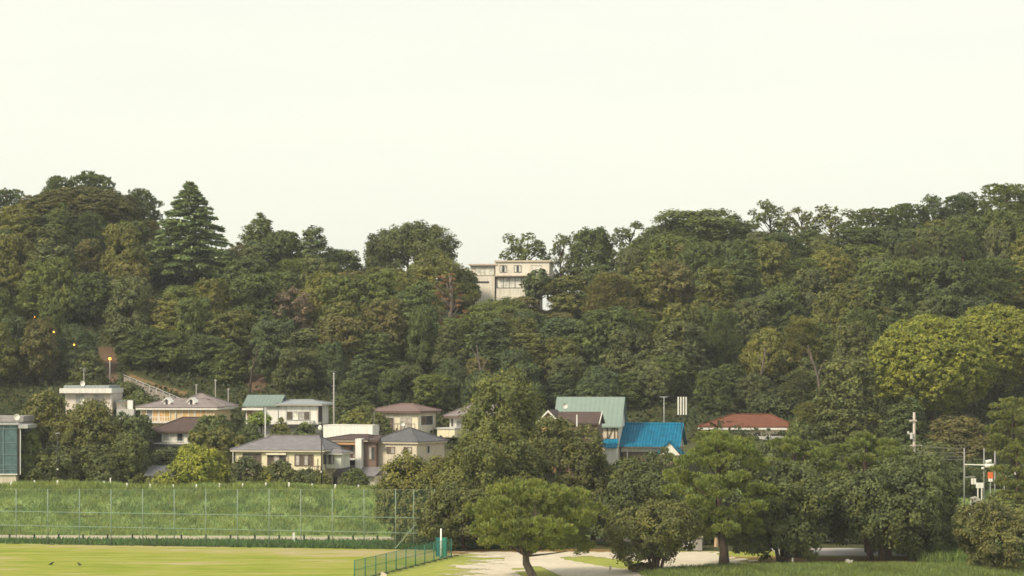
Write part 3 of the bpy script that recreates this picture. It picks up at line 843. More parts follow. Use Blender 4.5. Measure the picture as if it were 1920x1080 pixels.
own_tree('shrub_tree', 'round shrubby tree with several short stems at the edge of the sand', 'round', 1230, 176, 942, 158, (.078, .080, .032), 311, .14, .22, stems=[(0, 0, .1, 0, 1), (-.15, .1, -1.3, .3, .55), (.2, 0, 1.4, -.2, .55), (.1, .2, .5, 1, .5), (-.1, -.1, -.6, -.8, .5)], trunk_r=.22)
own_tree('bush', 'small brown bush at the foot of the round shrubby tree', 'shrub', 1203, 177, 1058, 46, (.10, .072, .045), 312, .12, .02)
own_tree('pine_tree', 'tall pine with a straight leaning trunk between sand and dark trees', 'pine', 1348, 181, 807, 225, (.108, .130, .038), 313, .16, .22, bark_m=BARK, trunk_r=.42, dens=1.6,
         base_pts=[(.42, 0, -.4), (.40, 0, 1.3), (.1, 0, 3), (-.05, .1, 6), (0, 0, 10)])
own_tree('pine_tree', 'bushy pine top below the red-roofed house, right of the tall pine', 'pine', 1495, 191, 820, 190, (.098, .122, .036), 314, .17, .25, dens=1.6, trunk_r=.42)
own_tree('broadleaf_tree', 'dark many-stemmed tree right of the tall pine trunk', 'round', 1468, 184, 868, 175, (.060, .074, .034), 315, .17, .10, stems=[(0, 0, .1, 0, 1), (-.25, .1, -1.2, .3, .6), (.25, 0, 1.1, -.2, .6)], trunk_r=.24)
own_tree('pine_tree', 'wide pine behind the leaning red stems', 'pine', 1632, 196, 812, 200, (.098, .122, .036), 316, .17, .2, dens=1.7, trunk_r=.4)
own_tree('broadleaf_tree', 'dark spreading tree on leaning reddish stems', 'round', 1638, 188, 880, 215, (.054, .070, .034), 317, .17, .08, bark_m=BARK_RED, stems=[(-.2, 0, -1.5, .2, .55), (.0, .1, -1.1, .1, .6), (.7, 0, .6, 0, 1.15), (1.2, .2, 1.4, .1, .9)], trunk_r=.26)
own_tree('broadleaf_tree', 'dark green tree closing the right side of the shady grove', 'round', 1726, 190, 862, 180, (.054, .072, .034), 318, .17, .04, trunk_r=.35, group=gp)
own_tree('cypress_tree', 'narrow dark tree poking up below the utility pole', 'column', 1700, 200, 838, 55, (.05, .068, .032), 319, .17, .05)
own_tree('small_tree', 'round brownish tree on a thin trunk in the right foreground grass', 'round', 1865, 176, 945, 140, (.076, .072, .032), 320, .14, .14, trunk_r=.13)
own_tree('pine_tree', 'olive layered pine at the right edge beside the pole frame', 'pine', 1902, 236, 745, 125, (.092, .106, .030), 321, .2, .35, dens=1.5)
own_tree('pine_tree', 'low spreading pine in front of the pole frame', 'pine', 1902, 214, 825, 100, (.098, .108, .030), 322, .18, .3, dens=1.2)
own_tree('broadleaf_tree', 'small green tree right of the red-roofed house', 'round', 1500, 258, 790, 60, (.06, .078, .028), 323, .2, .1, group=gp)
own_tree('broadleaf_tree', 'dark tree standing behind the red-roofed house', 'round', 1455, 279, 745, 110, (.036, .05, .026), 324, .24, .1, group=gp)
for i, (px, top, wd) in enumerate(((1405, 945, 80), (1450, 935, 90), (1510, 940, 90), (1570, 945, 90), (1640, 935, 100), (1700, 930, 100), (1765, 925, 90))):
    own_tree('bush', f'{["first", "second", "third", "fourth", "fifth", "sixth", "seventh"][i]} from the left of the dark bushes seen between the trunks of the grove', 'shrub', px, 207, top, wd, (.042, .058, .028), 360 + i, .19, .02, group='dark bushes behind the grove')
for i, (px, top, wd) in enumerate(((1395, 842, 90), (1445, 836, 80), (1530, 836, 90), (1580, 842, 80), (1640, 838, 100), (1690, 842, 90), (1750, 836, 100))):
    own_tree('bush', f'{["first", "second", "third", "fourth", "fifth", "sixth", "seventh"][i]} from the left of the hedge bushes seen just above the grove', 'shrub', px, 245, top, wd, ((.060, .074, .032), (.046, .060, .028))[i % 2], 370 + i, .2, .02, group='hedge bushes above the grove')
own_tree('bush', 'dark bush behind the tall pine trunk', 'shrub', 1352, 206, 915, 110, (.042, .058, .028), 380, .19, .02)
own_tree('bush', 'dark bush behind the pole frame posts', 'shrub', 1842, 234, 868, 90, (.036, .05, .026), 325, .2, .02)
own_tree('bush', 'dark bush under the pole frame crossbeam', 'shrub', 1800, 229, 880, 90, (.036, .05, .026), 326, .2, .02)
own_tree('bush', 'dark bush at the right edge behind the banded post', 'shrub', 1905, 232, 880, 110, (.04, .055, .026), 327, .2, .02)
own_tree('bush', 'olive bush on the bank below the pale rocks', 'shrub', 1890, 213, 930, 110, (.088, .100, .030), 328, .18, .02)
# left group
own_tree('broadleaf_tree', 'olive tree in front of the flat-roofed house, right of the glass building', 'round', 78, 248, 733, 108, (.084, .082, .030), 331, .2, .15, group=gp)
own_tree('broadleaf_tree', 'large olive-brown tree below the two white dishes', 'round', 170, 244, 752, 135, (.082, .080, .028), 332, .19, .10, group=gp)
own_tree('broadleaf_tree', 'dark green tree left of the dormer house', 'round', 248, 250, 770, 84, (.036, .056, .028), 333, .2, .10, group=gp)
own_tree('broadleaf_tree', 'mid green leafy tree behind the white sign post', 'round', 245, 241.5, 812, 95, (.062, .074, .028), 334, .18, .05, group=gp)
own_tree('cypress_tree', 'bright green pointed tree beside the glass-walled building', 'tall', 54, 240.5, 812, 66, (.088, .120, .030), 335, .17, .03)
own_tree('broadleaf_tree', 'dark bushy tree behind the dark lamp post', 'round', 105, 241, 838, 120, (.050, .060, .027), 336, .18, .04, group=gp)
own_tree('broadleaf_tree', 'dark shrubby tree in the middle of the levee-top thicket', 'round', 190, 240.5, 838, 105, (.046, .056, .026), 337, .18, .03, group=gp)
own_tree('broadleaf_tree', 'dark rounded tree right of the small brown roof', 'round', 404, 247, 772, 100, (.044, .060, .027), 338, .19, .08, group=gp)
own_tree('broadleaf_tree', 'olive tree behind the yellow-green tree', 'round', 408, 243.5, 800, 90, (.090, .086, .028), 339, .18, .05, group=gp)
own_tree('broadleaf_tree', 'vivid yellow-green tree on the levee left of the cream two-storey house', 'round', 366, 240, 836, 108, (.150, .165, .028), 340, .17, .06)
own_tree('bush', 'low yellow-green bush at the left foot of the vivid tree', 'shrub', 308, 239.5, 888, 62, (.135, .145, .030), 341, .16, .02, group='garden shrubs')
own_tree('bush', 'grey-green bush at the left end of the cream house wall', 'shrub', 463, 238, 860, 60, (.068, .076, .044), 342, .16, .02, group='garden shrubs')
own_tree('bush', 'thin yellow-green bush between the cream house windows', 'shrub', 498, 238, 876, 40, (.125, .130, .036), 343, .15, .02, group='garden shrubs')
own_tree('bush', 'tall olive-topped bush under the middle cream house window', 'shrub', 528, 238.3, 868, 62, (.074, .080, .034), 344, .16, .02, group='garden shrubs')
own_tree('bush', 'dark green bush under the right cream house window', 'shrub', 574, 238, 882, 58, (.040, .056, .030), 345, .16, .02, group='garden shrubs')
own_tree('bush', 'yellowish bush at the foot of the round-headed lamp post', 'shrub', 598, 237.8, 884, 46, (.115, .112, .036), 346, .15, .02, group='garden shrubs')
own_tree('topiary_tree', 'neatly clipped round tree in front of the grey porch roof', 'dome', 665, 238, 877, 50, (.060, .076, .026), 347, .14, .04, cat='topiary')
own_tree('garden_pine', 'flat-topped clipped garden pine in front of the white house', 'shrub', 487, 256, 776, 44, (.115, .150, .036), 348, .17, .78)
own_tree('bush', 'layered dark garden shrub behind the cream house roof', 'shrub', 466, 250, 799, 70, (.055, .075, .032), 349, .18, .02, group='garden shrubs')
own_tree('bush', 'spiky olive shrub right of the metal mast', 'shrub', 527, 252, 788, 46, (.085, .085, .034), 350, .18, .02, group='garden shrubs')
own_tree('bush', 'green shrub below the overhanging white house floor', 'shrub', 573, 251, 797, 60, (.062, .078, .034), 351, .18, .02, group='garden shrubs')
own_tree('broadleaf_tree', 'light olive tree above the plain white box building', 'round', 680, 262, 768, 82, (.088, .094, .030), 352, .19, .08, group=gp)
own_tree('broadleaf_tree', 'spiky dark tree at the left end of the brown-roofed balcony', 'shrub', 712, 260, 775, 44, (.060, .066, .028), 353, .18, .05, group=gp)
own_tree('bush', 'dark hedge-like bush under the small brown roof', 'shrub', 318, 246, 842, 80, (.036, .048, .026), 354, .18, .02, group='garden shrubs')
own_tree('bush', 'round olive bush right of the red roof house wall', 'shrub', 1497, 262, 788, 40, (.088, .080, .030), 355, .18, .02, group='garden shrubs')
own_tree('bush', 'green bush covering the slope left of the hillside steps', 'shrub', 232, 283, 716, 60, (.055, .065, .03), 356, .2, .02, group='slope shrubs')
own_tree('bush', 'low green bush between hillside steps and dormer house', 'shrub', 262, 276, 738, 60, (.06, .075, .03), 357, .2, .02, group='slope shrubs')

# ------------------------------------------------------------------ houses
WHITE = paint('white_paint', (.80, .78, .72), .6, .08)
CREAM = paint('cream_render', (.80, .73, .52), .85, .10)
CREAM2 = paint('cream_render_pale', (.78, .72, .56), .85, .10)
BEIGE = paint('beige_render', (.60, .53, .43), .85, .10)
CONC = paint('concrete', (.58, .50, .39), .9, .16)
GREYW = paint('grey_render', (.55, .54, .52), .85, .10)
BROWNW = paint('brown_timber', (.19, .13, .105), .8, .2)
ORANGE = paint('orange_timber', (.52, .31, .15), .75, .18)
TAN = paint('tan_render', (.62, .47, .27), .85, .14)
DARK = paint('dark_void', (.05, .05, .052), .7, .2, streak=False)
STEEL = paint('grey_steel', (.50, .50, .50), .45, .10, .4, .3)
POLEC = paint('pole_concrete', (.36, .345, .32), .85, .12)
BLACKM = paint('black_metal', (.035, .033, .032), .5, .15, streak=False)
GREENM = paint('green_metal', (.03, .17, .12), .5, .12, streak=False)
NETP = paint('net_post', (.23, .30, .23), .55, .12, streak=False)
GLASS = glass('window_glass', (.055, .06, .07))
GLASSB = glass('brown_glass', (.13, .105, .085))
CURT = glass('curtained_glass', (.44, .42, .38), .25)
CURTW = glass('bright_glass', (.72, .70, .62), .3)
GLASSG = glass('green_glass', (.085, .15, .16), .15, .6)
R_GREYBR = tiles('grey_tiles', (.315, .295, .305))
R_PINK = tiles('pinkish_tiles', (.37, .31, .30))
R_BROWN = tiles('brown_tiles', (.145, .10, .088))
R_RBROWN = tiles('red_brown_roof', (.30, .21, .185), ribs=.45)
R_GREEN = tiles('green_sheet', (.31, .40, .35), ribs=.5, dark=.95, var=.06)
R_GREEN2 = tiles('grey_green_sheet', (.27, .345, .31), ribs=.45, dark=.9, var=.08)
R_METAL = tiles('metal_sheet', (.42, .46, .47), ribs=.4, dark=.86, var=.08)
R_BLUE = tiles('blue_tiles', (.012, .25, .43), ribs=.34, dark=.68, rough=.7, var=.34)
R_RED = tiles('red_tiles', (.265, .105, .063))
R_SLATE = tiles('slate_tiles', (.185, .185, .195))

class House:
    def __init__(s, name, label, pxL, Y, th=0.0, zbase=None, cat='house', px_c=None):
        s.Y = Y; s.k = Y / F; s.c = math.cos(R(th)); s.pxL = pxL
        x = X(pxL, Y)
        s.z0 = T(x, Y) - .4 if zbase is None else zbase
        s.root = empty(name, (x, Y, s.z0), R(th), uniq(label), cat)
    def u(s, px): return (px - s.pxL) * s.k / s.c
    def z(s, py): return Zc(py, s.Y) - s.z0
    def box(s, part, mat, p0, p1, q0, q1, y0, y1, parent=None):
        mb = MB().box(s.u(p0), s.u(p1), y0, y1, s.z(q1) if q1 is not None else 0, s.z(q0))
        return mb.build(part, mat, parent or s.root)
    def win(s, p0, p1, q0, q1, n=2, mats=(GLASS, CURT), frame=None, y=0.0, fw=.06, sill=False, name='window', pat=None):
        a, b, lo, hi = s.u(p0), s.u(p1), s.z(q1), s.z(q0)
        f = MB()
        f.box(a - fw, b + fw, y - .07, y + .01, hi, hi + fw).box(a - fw, b + fw, y - .07, y + .01, lo - fw, lo)
        f.box(a - fw, a, y - .069, y + .01, lo, hi).box(b, b + fw, y - .069, y + .01, lo, hi)
        for i in range(1, n):
            m = a + (b - a) * i / n
            f.box(m - fw * .4, m + fw * .4, y - .06, y + .01, lo, hi)
        fo = f.build(name, frame or WHITE, s.root)
        g = MB()
        for i in range(n):
            m0 = a + (b - a) * i / n + (fw * .4 if i else 0); m1 = a + (b - a) * (i + 1) / n - (fw * .4 if i < n - 1 else 0)
            g.box(m0, m1, y - .02, y + .008, lo, hi, (pat[i] if pat else i % len(mats)))
        g.build('pane', list(mats), fo)
        if sill: MB().box(a - .12, b + .12, y - .16, y - .071, lo - .12, lo - fw * .2).build('sill', WHITE, fo)
        return fo
    def sidewin(s, W, v0, v1, q0, q1, mats=(GLASS, CURT), frame=None, n=2, fw=.06):
        lo, hi = s.z(q1), s.z(q0)
        f = MB()
        f.box(W - .01, W + .07, v0 - fw, v1 + fw, hi, hi + fw).box(W - .01, W + .07, v0 - fw, v1 + fw, lo - fw, lo)
        f.box(W - .01, W + .069, v0 - fw, v0, lo, hi).box(W - .01, W + .069, v1, v1 + fw, lo, hi)
        fo = f.build('window', frame or WHITE, s.root)
        g = MB()
        for i in range(n):
            g.box(W - .008, W + .02, v0 + (v1 - v0) * i / n, v0 + (v1 - v0) * (i + 1) / n - (.04 if i < n - 1 else 0), lo, hi, i % len(mats))
        g.build('pane', list(mats), fo)
        return fo
    def hip(s, part, mat, u0, u1, y0, y1, ze, zr, r0, r1, yr=None, ov=.5, th=.16, fascia=None):
        """hipped roof: eaves rectangle + ridge from r0 to r1 (local x)"""
        yr = (y0 + y1) / 2 if yr is None else yr
        a0, a1, b0, b1 = u0 - ov, u1 + ov, y0 - ov, y1 + ov
        vs = [(a0, b0, ze), (a1, b0, ze), (a1, b1, ze), (a0, b1, ze), (r0, yr, zr), (r1, yr, zr),
              (a0, b0, ze - th * .3), (a1, b0, ze - th * .3), (a1, b1, ze - th * .3), (a0, b1, ze - th * .3)]
        fs = [(0, 1, 5, 4), (1, 2, 5), (2, 3, 4, 5), (3, 0, 4), (6, 9, 8, 7), (0, 6, 7, 1), (1, 7, 8, 2), (2, 8, 9, 3), (3, 9, 6, 0)]
        ro = MB().add(vs, fs).build(part, mat, s.root)
        z0, z1 = ze - th - .003, ze - th * .3 - .003
        MB().box(a0 + .04, a1 - .04, b0 + .04, b1 - .04, z0, z1).build('eaves', fascia or WHITE, ro)
        cap = MB()
        for (p, q) in (((a0, b0, ze), (r0, yr, zr)), ((a1, b0, ze), (r1, yr, zr)), ((r0, yr, zr), (r1 + .001, yr, zr)), ((a1, b1, ze), (r1, yr, zr))):
            cap.tube([(p[0], p[1], p[2] + .02), (q[0], q[1], q[2] + .03)], .07, 6)
        cap.build('ridge_cap', mat, ro)
        return ro
    def gablex(s, part, mat, u0, u1, y0, y1, ze, zr, ov=.4, th=.14, wall=None, yr=None):
        yr = (y0 + y1) / 2 if yr is None else yr
        sl = (zr - ze) / (yr - y0); sl2 = (zr - ze) / (y1 - yr)
        pf = [(y0 - ov, ze - ov * sl), (yr, zr), (y1 + ov, ze - ov * sl2), (y1 + ov, ze - ov * sl2 - th), (yr, zr - th * 1.15), (y0 - ov, ze - ov * sl - th)]
        ro = MB().prism(pf, 'x', u0 - ov, u1 + ov).build(part, mat, s.root)
        if wall:
            d = th * 1.3
            MB().prism([(y0 + .003, ze - d - .2), (y1 - .003, ze - d - .2), (yr, zr - d)], 'x', u0 + .004, u1 - .004).build('gable_wall', wall, s.root)
        return ro
    def gabley(s, part, mat, u0, u1, y0, y1, ze, zr, ov=.35, th=.14, wall=None, barge=None):
        um = (u0 + u1) / 2; sl = (zr - ze) / (um - u0)
        pf = [(u0 - ov, ze - ov * sl), (um, zr), (u1 + ov, ze - ov * sl), (u1 + ov, ze - ov * sl - th), (um, zr - th * 1.15), (u0 - ov, ze - ov * sl - th)]
        ro = MB().prism(pf, 'y', y0 - ov, y1 + ov).build(part, mat, s.root)
        if barge:
            e = .17
            pb = [(u0 - ov, ze - ov * sl + .02), (um, zr + .02), (u1 + ov, ze - ov * sl + .02), (u1 + ov, ze - ov * sl - e), (um, zr - e * 1.2), (u0 - ov, ze - ov * sl - e)]
            MB().prism(pb, 'y', y0 - ov - .06, y0 - ov - .003).build('bargeboard', barge, ro)
        if wall:
            d = th * 1.3
            MB().prism([(u0 + .003, ze - d - .2), (u1 - .003, ze - d - .2), (um, zr - d)], 'y', y0 + .004, y1 - .004).build('gable_wall', wall, s.root)
        return ro
    def dish(s, px, py, y, r=.45, mast=.8):
        x, z = s.u(px), s.z(py)
        mb = MB(); n = 14; vs = [(x, y + .12, z)]
        for k in range(n): vs.append((x + math.cos(k * 2 * math.pi / n) * r * .9, y - .05 * math.sin(k * 2 * math.pi / n), z + math.sin(k * 2 * math.pi / n) * r))
        for k in range(n): vs.append((x + math.cos(k * 2 * math.pi / n) * r * .5, y + .08, z + math.sin(k * 2 * math.pi / n) * r * .55))
        fs = [(1 + k, 1 + (k + 1) % n, n + 1 + (k + 1) % n, n + 1 + k) for k in range(n)] + [(n + 1 + k, n + 1 + (k + 1) % n, 0) for k in range(n)]
        mb.add(vs, fs)
        o = mb.build('satellite_dish', WHITE, s.root)
        MB().tube([(x, y + .14, z - mast), (x, y + .14, z)], .035, 6).tube([(x, y, z - r * .8), (x, y - .35, z - .05)], .02, 5).build('dish_arm', STEEL, o)
        return o
    def antenna(s, px, q0, q1, y, bars=4, wid=.8):
        x = s.u(px)
        mb = MB().tube([(x, y, s.z(q1) - .3), (x, y, s.z(q0))], .04, 6)
        for i in range(bars):
            z = s.z(q0) - .02 - (i % 2) * .22
            mb.tube([(x - wid * (.5 - .05 * i), y - .25 + .15 * i, z), (x + wid * (.5 - .05 * i), y - .25 + .15 * i, z)], .02, 4)
        mb.tube([(x, y - .35, s.z(q0) - .02), (x, y + .35, s.z(q0) - .02)], .02, 4)
        return mb.build('antenna', STEEL, s.root)
    def rail(s, p0, p1, q0, q1, y, mat, n=8, name='balcony_rail'):
        a, b, lo, hi = s.u(p0), s.u(p1), s.z(q1), s.z(q0)
        mb = MB().box(a, b, y - .03, y + .03, hi - .07, hi).box(a, b, y - .025, y + .025, lo, lo + .05)
        for i in range(n + 1):
            m = a + (b - a) * i / n
            mb.box(m - .025, m + .025, y - .02, y + .02, lo + .05, hi - .07)
        return mb.build(name, mat, s.root)
    def pipe(s, px, q0, q1, y=-.08, mat=None, r=.05):
        return MB().tube([(s.u(px), y, s.z(q1)), (s.u(px), y, s.z(q0))], r, 7).build('drainpipe', mat or WHITE, s.root)

# glass-walled building at the left edge
h = House('glass_building', 'modern building with green glass wall and white canopy at the left edge', -70, 238, 0, cat='building')
h.box('wall', BEIGE, -70, 30, 890, None, .05, 7)
h.box('glass_wall', GLASSG, -70, 32, 797, 888, 0, 6.9)
mb = MB()
for px in (-55, -28, 0, 7): mb.box(h.u(px) - .04, h.u(px) + .04, -.08, -.002, h.z(887), h.z(798))
for py in (804, 830, 852, 872, 881): mb.box(h.u(-70), h.u(32), -.06, -.003, h.z(py) - .035, h.z(py) + .035)
mb.build('mullion', paint('teal_metal', (.16, .23, .24), .5, .1), h.root)
h.box('corner_post', BLACKM, 32.2, 36, 797, 892, -.1, .2)
h.box('floor_edge', WHITE, -70, 33, 888.3, 890.2, -.12, 7)
h.box('roof_edge', STEEL, -70, 36, 793, 796.6, -.25, 7)
h.box('canopy', STEEL, 36.3, 54, 796, 803, -.5, 4)
h.box('upper_storey', paint('roof_grey', (.30, .28, .27)), -70, 38, 781, 791.6, 1.5, 7)
h.pipe(39, 803, 890, -.2)
h.dish(29, 782, .6, .33, .6)
# flat-roofed white house
h = House('flat_roofed_house', 'flat-roofed white house with antenna mast and dishes on the hill foot', 122, 275, -2)
h.box('wall', paint('warm_white', (.72, .64, .56), .85, .1), 122, 211, 737.2, None, 0, 6)
h.box('fascia', WHITE, 114, 212, 728, 737, -.7, 6.5)
h.box('roof', R_METAL, 120, 206, 722.5, 727.8, -.2, 6)
for a, b in ((143, 158), (177, 195)): h.win(a, b, 740, 758, 2, (glass(f'grey_shutter', (.40, .37, .35), .6), CURT), GREYW)
h.dish(156, 719, -.3, .32, .5); h.dish(160, 750, -1.6, .28, .9); h.dish(156.5, 757, -1.7, .3, .8)
h.antenna(156.5, 690, 722, .3, 5, .9)
h.pipe(209, 738, 762, -.1)
h = House('garden_shed', 'low pale shed with mesh front beside the flat-roofed house', 216, 274, 0, cat='shed')
h.box('wall', GREYW, 216, 250, 753, None, 1.2, 3)
h.box('side_wall', WHITE, 239, 249, 751, None, .0, 1.19)
h.box('roof', R_METAL, 214, 251, 750, 752.8, .9, 3.2)
h.rail(217, 238, 753.5, 766, .3, paint('rust_mesh', (.33, .30, .24), .8), 9, 'mesh_front')
h.box('slab', GREYW, 222, 254, 767, None, -1.2, -.05)
# dormer house
h = House('dormer_house', 'orange-tinted house with two small white dormers on its pale roof', 263, 265, -7)
TANW = paint('orange_render', (.66, .52, .32), .85, .12)
h.box('wall', TANW, 263, 405, 767, None, 0, 7.2)
W = h.u(405)
h.hip('roof', R_PINK, 0, W, 0, 7.2, h.z(763), h.z(748), h.u(306), h.u(372), 3.2, ov=.45, th=.3)
h.hip('rear_roof', R_PINK, h.u(320), W + .2, 3, 9, h.z(762), h.z(739), h.u(352), h.u(358), 5.2, ov=.3, th=.2)
DW = paint('dormer_white', (.86, .84, .78), .5, .04)
for px in (310, 357):
    d0, d1 = h.u(px - 7), h.u(px + 7)
    dm = h.gabley('dormer', DW, d0, d1, .7, 2.3, h.z(752), h.z(745.5), ov=.14, th=.10, wall=DW)
    MB().box(d0, d1, .72, 2.2, h.z(760), h.z(752.6)).build('dormer_wall', DW, dm)
    MB().box(h.u(px - 2.4), h.u(px + 2.4), .68, .715, h.z(758.5), h.z(752)).tube([(h.u(px), .69, h.z(752)), (h.u(px), .71, h.z(752))], .145, 10).build('dormer_window', GLASS, dm)
OSH = glass('orange_blind', (.60, .38, .17), .5)
h.win(276, 297, 769, 789, 2, (glass('blue_grey_glass', (.25, .25, .28)), OSH)); h.win(300, 319, 769, 789, 2, (OSH, paint('ochre_blind', (.52, .34, .12))))
h.win(344, 366, 769, 784, 2, (OSH, TAN)); h.win(369, 388, 769, 784, 2, (OSH, OSH))
h.rail(275, 322, 781, 791, -.6, WHITE, 10); h.box('balcony_floor', WHITE, 274, 323, 791.5, 793, -.65, -.002)
h.pipe(331, 768, 800); h.pipe(265, 768, 803); h.dish(269, 783, -.4, .26, .4)
# small brown-roofed house
h = House('brown_roofed_cottage', 'small dark brown hip-roofed house below the dormer house', 277, 252, -8)
h.box('wall', WHITE, 277, 372, 811.5, None, 0, 6)
h.hip('roof', R_BROWN, h.u(284), h.u(372), 0, 6, h.z(809), h.z(783.5), h.u(330), h.u(374), 2.9, ov=.5, th=.14, fascia=BROWNW)
h.win(290, 304, 813, 829, 1, (GLASS,), GREYW); h.win(306, 316, 813, 829, 1, (CURT,), GREYW); h.win(319, 331, 813, 829, 1, (CURTW,), WHITE); h.win(334, 344, 813, 828, 1, (GLASS,), GREYW)
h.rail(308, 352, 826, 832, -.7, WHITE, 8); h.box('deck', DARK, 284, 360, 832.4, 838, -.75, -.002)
# low shed with blue-grey roof among the trees
h = House('low_shed', 'low shed with blue-grey roof half hidden left of the vivid tree', 276, 239.4, -10, cat='shed')
h.box('wall', GREYW, 277, 325, 889, None, 0, 3.5)
h.gablex('roof', R_SLATE, 0, h.u(325), 0, 3.5, h.z(888), h.z(874), .25)
h.win(279, 294, 892, 899, 3, (GLASS, CURTW))
# white house with green roof
h = House('green_and_white_house', 'white house with a green gable and a flatter metal roof', 461, 262, -7)
h.box('wall', WHITE, 461, 597, 761, 795.5, 0, 6)
h.box('lower_wall', GREYW, 480, 590, 800.2, None, 1.2, 5.8)
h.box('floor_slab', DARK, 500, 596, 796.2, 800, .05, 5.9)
h.gablex('roof', R_GREEN2, h.u(461.5), h.u(521), 0, 4.6, h.z(757.5), h.z(740.5), .35, wall=WHITE)
h.hip('side_roof', R_METAL, h.u(526), h.u(600), -.1, 6, h.z(757), h.z(750.5), h.u(536), h.u(575), 3, ov=.45)
h.box('porch_beam', WHITE, 456, 496, 765, 769, -.7, -.002)
h.box('porch_recess', paint('porch_brown', (.40, .27, .21)), 463, 474, 769.5, 785, -.03, -.003)
h.win(475, 494, 770, 779, 1, (glass('yellow_blind', (.72, .60, .28), .5),))
h.win(539, 582, 772, 786.5, 4, (GLASSB, CURTW, CURT), STEEL, pat=[0, 1, 2, 0])
for px in (522.5, 538, 582): h.pipe(px, 760, 795, -.05, STEEL, .03)
mb = MB().box(h.u(585), h.u(590.5), -.4, -.003, h.z(793), h.z(787.5)); mb.tube([(h.u(587.7), -.41, h.z(790.2)), (h.u(587.7), -.4, h.z(790.2))], .13, 10)
mb.build('air_conditioner', GREYW, h.root)
h.sidewin(h.u(597), .4, 2.2, 763, 790, (DARK, DARK), BROWNW)  # stands for a side recess; its shade is painted as dark panes
h.pipe(606, 758, 795, 1.5, WHITE)
# cream two-storey house
h = House('cream_house', 'cream two-storey house with grey hip roof behind the levee', 441, 241, -10)
W = h.u(604); Dp = 7.5
h.box('wall', CREAM, 441, 604, 845, None, 0, Dp)
h.hip('roof', R_GREYBR, 0, W, 0, Dp, h.z(842.5), h.z(818.5), h.u(494), h.u(582), 3.8, ov=.45, th=.2, fascia=CREAM2)
h.win(457, 489, 851, 880, 2, (GLASS, GLASSB), BROWNW, fw=.1); h.win(504, 536, 854, 872, 3, (GLASSB, CURT, GLASS), BROWNW, fw=.1); h.win(556, 588, 853, 871, 4, (CURT, CURT, GLASSB), BROWNW, fw=.1, pat=[0, 2, 1, 2])
h.box('blind_box', CREAM2, 501, 539, 848.5, 852.3, -.28, -.002)
h.box('band', CREAM2, 441, 604, 878.5, 881.5, -.06, -.002)
h.pipe(438.5, 844, 868, -.3); h.pipe(541, 847, 878, -.07, CREAM2); h.pipe(597, 858, 882, -.09, CREAM2)
h.rail(588, 606, 872, 886, -.6, BROWNW, 5)
h.win(500, 520, 886, 900, 2); h.win(560, 585, 888, 902, 2)
h.sidewin(W, .9, 3.4, 852, 869, (GLASS, CURT), BROWNW)
h.pipe(605.5, 846, 900, -.05, CREAM2)
h.box('side_wing', paint('pale_green_render', (.62, .64, .56), .85), 606, 634, 850, 878, 1.8, 5.5)
h.win(611, 619, 853, 869, 2, (GLASS, CURT), BROWNW, y=1.8)
h.hip('wing_roof', R_GREYBR, h.u(606), h.u(632), 1.8, 5.5, h.z(849), h.z(842), h.u(612), h.u(624), 3.4, ov=.4)
# brown balcony house
h = House('balcony_house', 'brown two-storey house with a timber balcony between cream and beige houses', 612, 247, -14)
h.box('wall', GREYW, 612, 683, 824, None, .9, 7)
h.hip('roof', R_BROWN, h.u(606), h.u(684), .2, 7, h.z(824.5), h.z(816.5), h.u(640), h.u(672), 3.6, ov=.5, fascia=BEIGE)
h.box('soffit', ORANGE, 625, 668, 829.5, 833.5, -.2, .88)
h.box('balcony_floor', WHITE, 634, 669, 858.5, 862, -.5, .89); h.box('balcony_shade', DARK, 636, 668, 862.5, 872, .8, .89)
h.win(638, 650, 838, 857, 1, (ORANGE,), BROWNW, y=.9); h.win(653, 668, 834, 857, 3, (GLASSB, CURT), BROWNW, y=.9)
h.rail(635, 669, 849, 858.2, -.42, BROWNW, 8)
h.box('white_pier', WHITE, 670, 681.5, 822, 880, -.55, .89)
h.box('brown_wing', BROWNW, 683.2, 705, 826, None, .2, 6.6)
h.win(692, 702, 838, 860, 2, (CURT, GLASS), BROWNW, y=.2)
h.hip('wing_roof', R_BROWN, h.u(684), h.u(705), .2, 6.6, h.z(825.5), h.z(818), h.u(690), h.u(700), 3, ov=.35, fascia=BROWNW)
h.box('ground_floor', CREAM2, 612, 716, 890.5, None, -2.3, .1)
h.box('door', paint('red_brown_door', (.26, .10, .07)), 622, 627, 893, 915, -2.36, -2.303)
h.win(636, 645, 893, 908, 1, (GLASS,), BROWNW, y=-2.3); h.win(690, 702, 893, 905, 2, (GLASS, CURT), WHITE, y=-2.3)
p = [(-2.9, h.z(890)), (-2.9, h.z(889)), (.15, h.z(874.5)), (.15, h.z(876.5))]
MB().prism(p, 'x', h.u(604), h.u(720)).build('porch_roof', R_GREYBR, h.root)
# plain white box
h = House('white_box_building', 'plain white windowless box building behind the brown balcony house', 606, 258, -15, cat='building')
h.box('wall', paint('bright_white', (.84, .83, .77), .6, .05), 606, 700, 798, None, 0, 5.6)
h.box('parapet', WHITE, 605.6, 700.4, 796.4, 797.9, -.03, 5.63)
h.pipe(692, 772, 797, 2, STEEL, .02)
MB().tube([(h.u(621), -.01, h.z(804.5)), (h.u(621), -.03, h.z(804.5))], .05, 8).tube([(h.u(676), -.01, h.z(810)), (h.u(676), -.03, h.z(810))], .05, 8).build('wall_vent', STEEL, h.root)
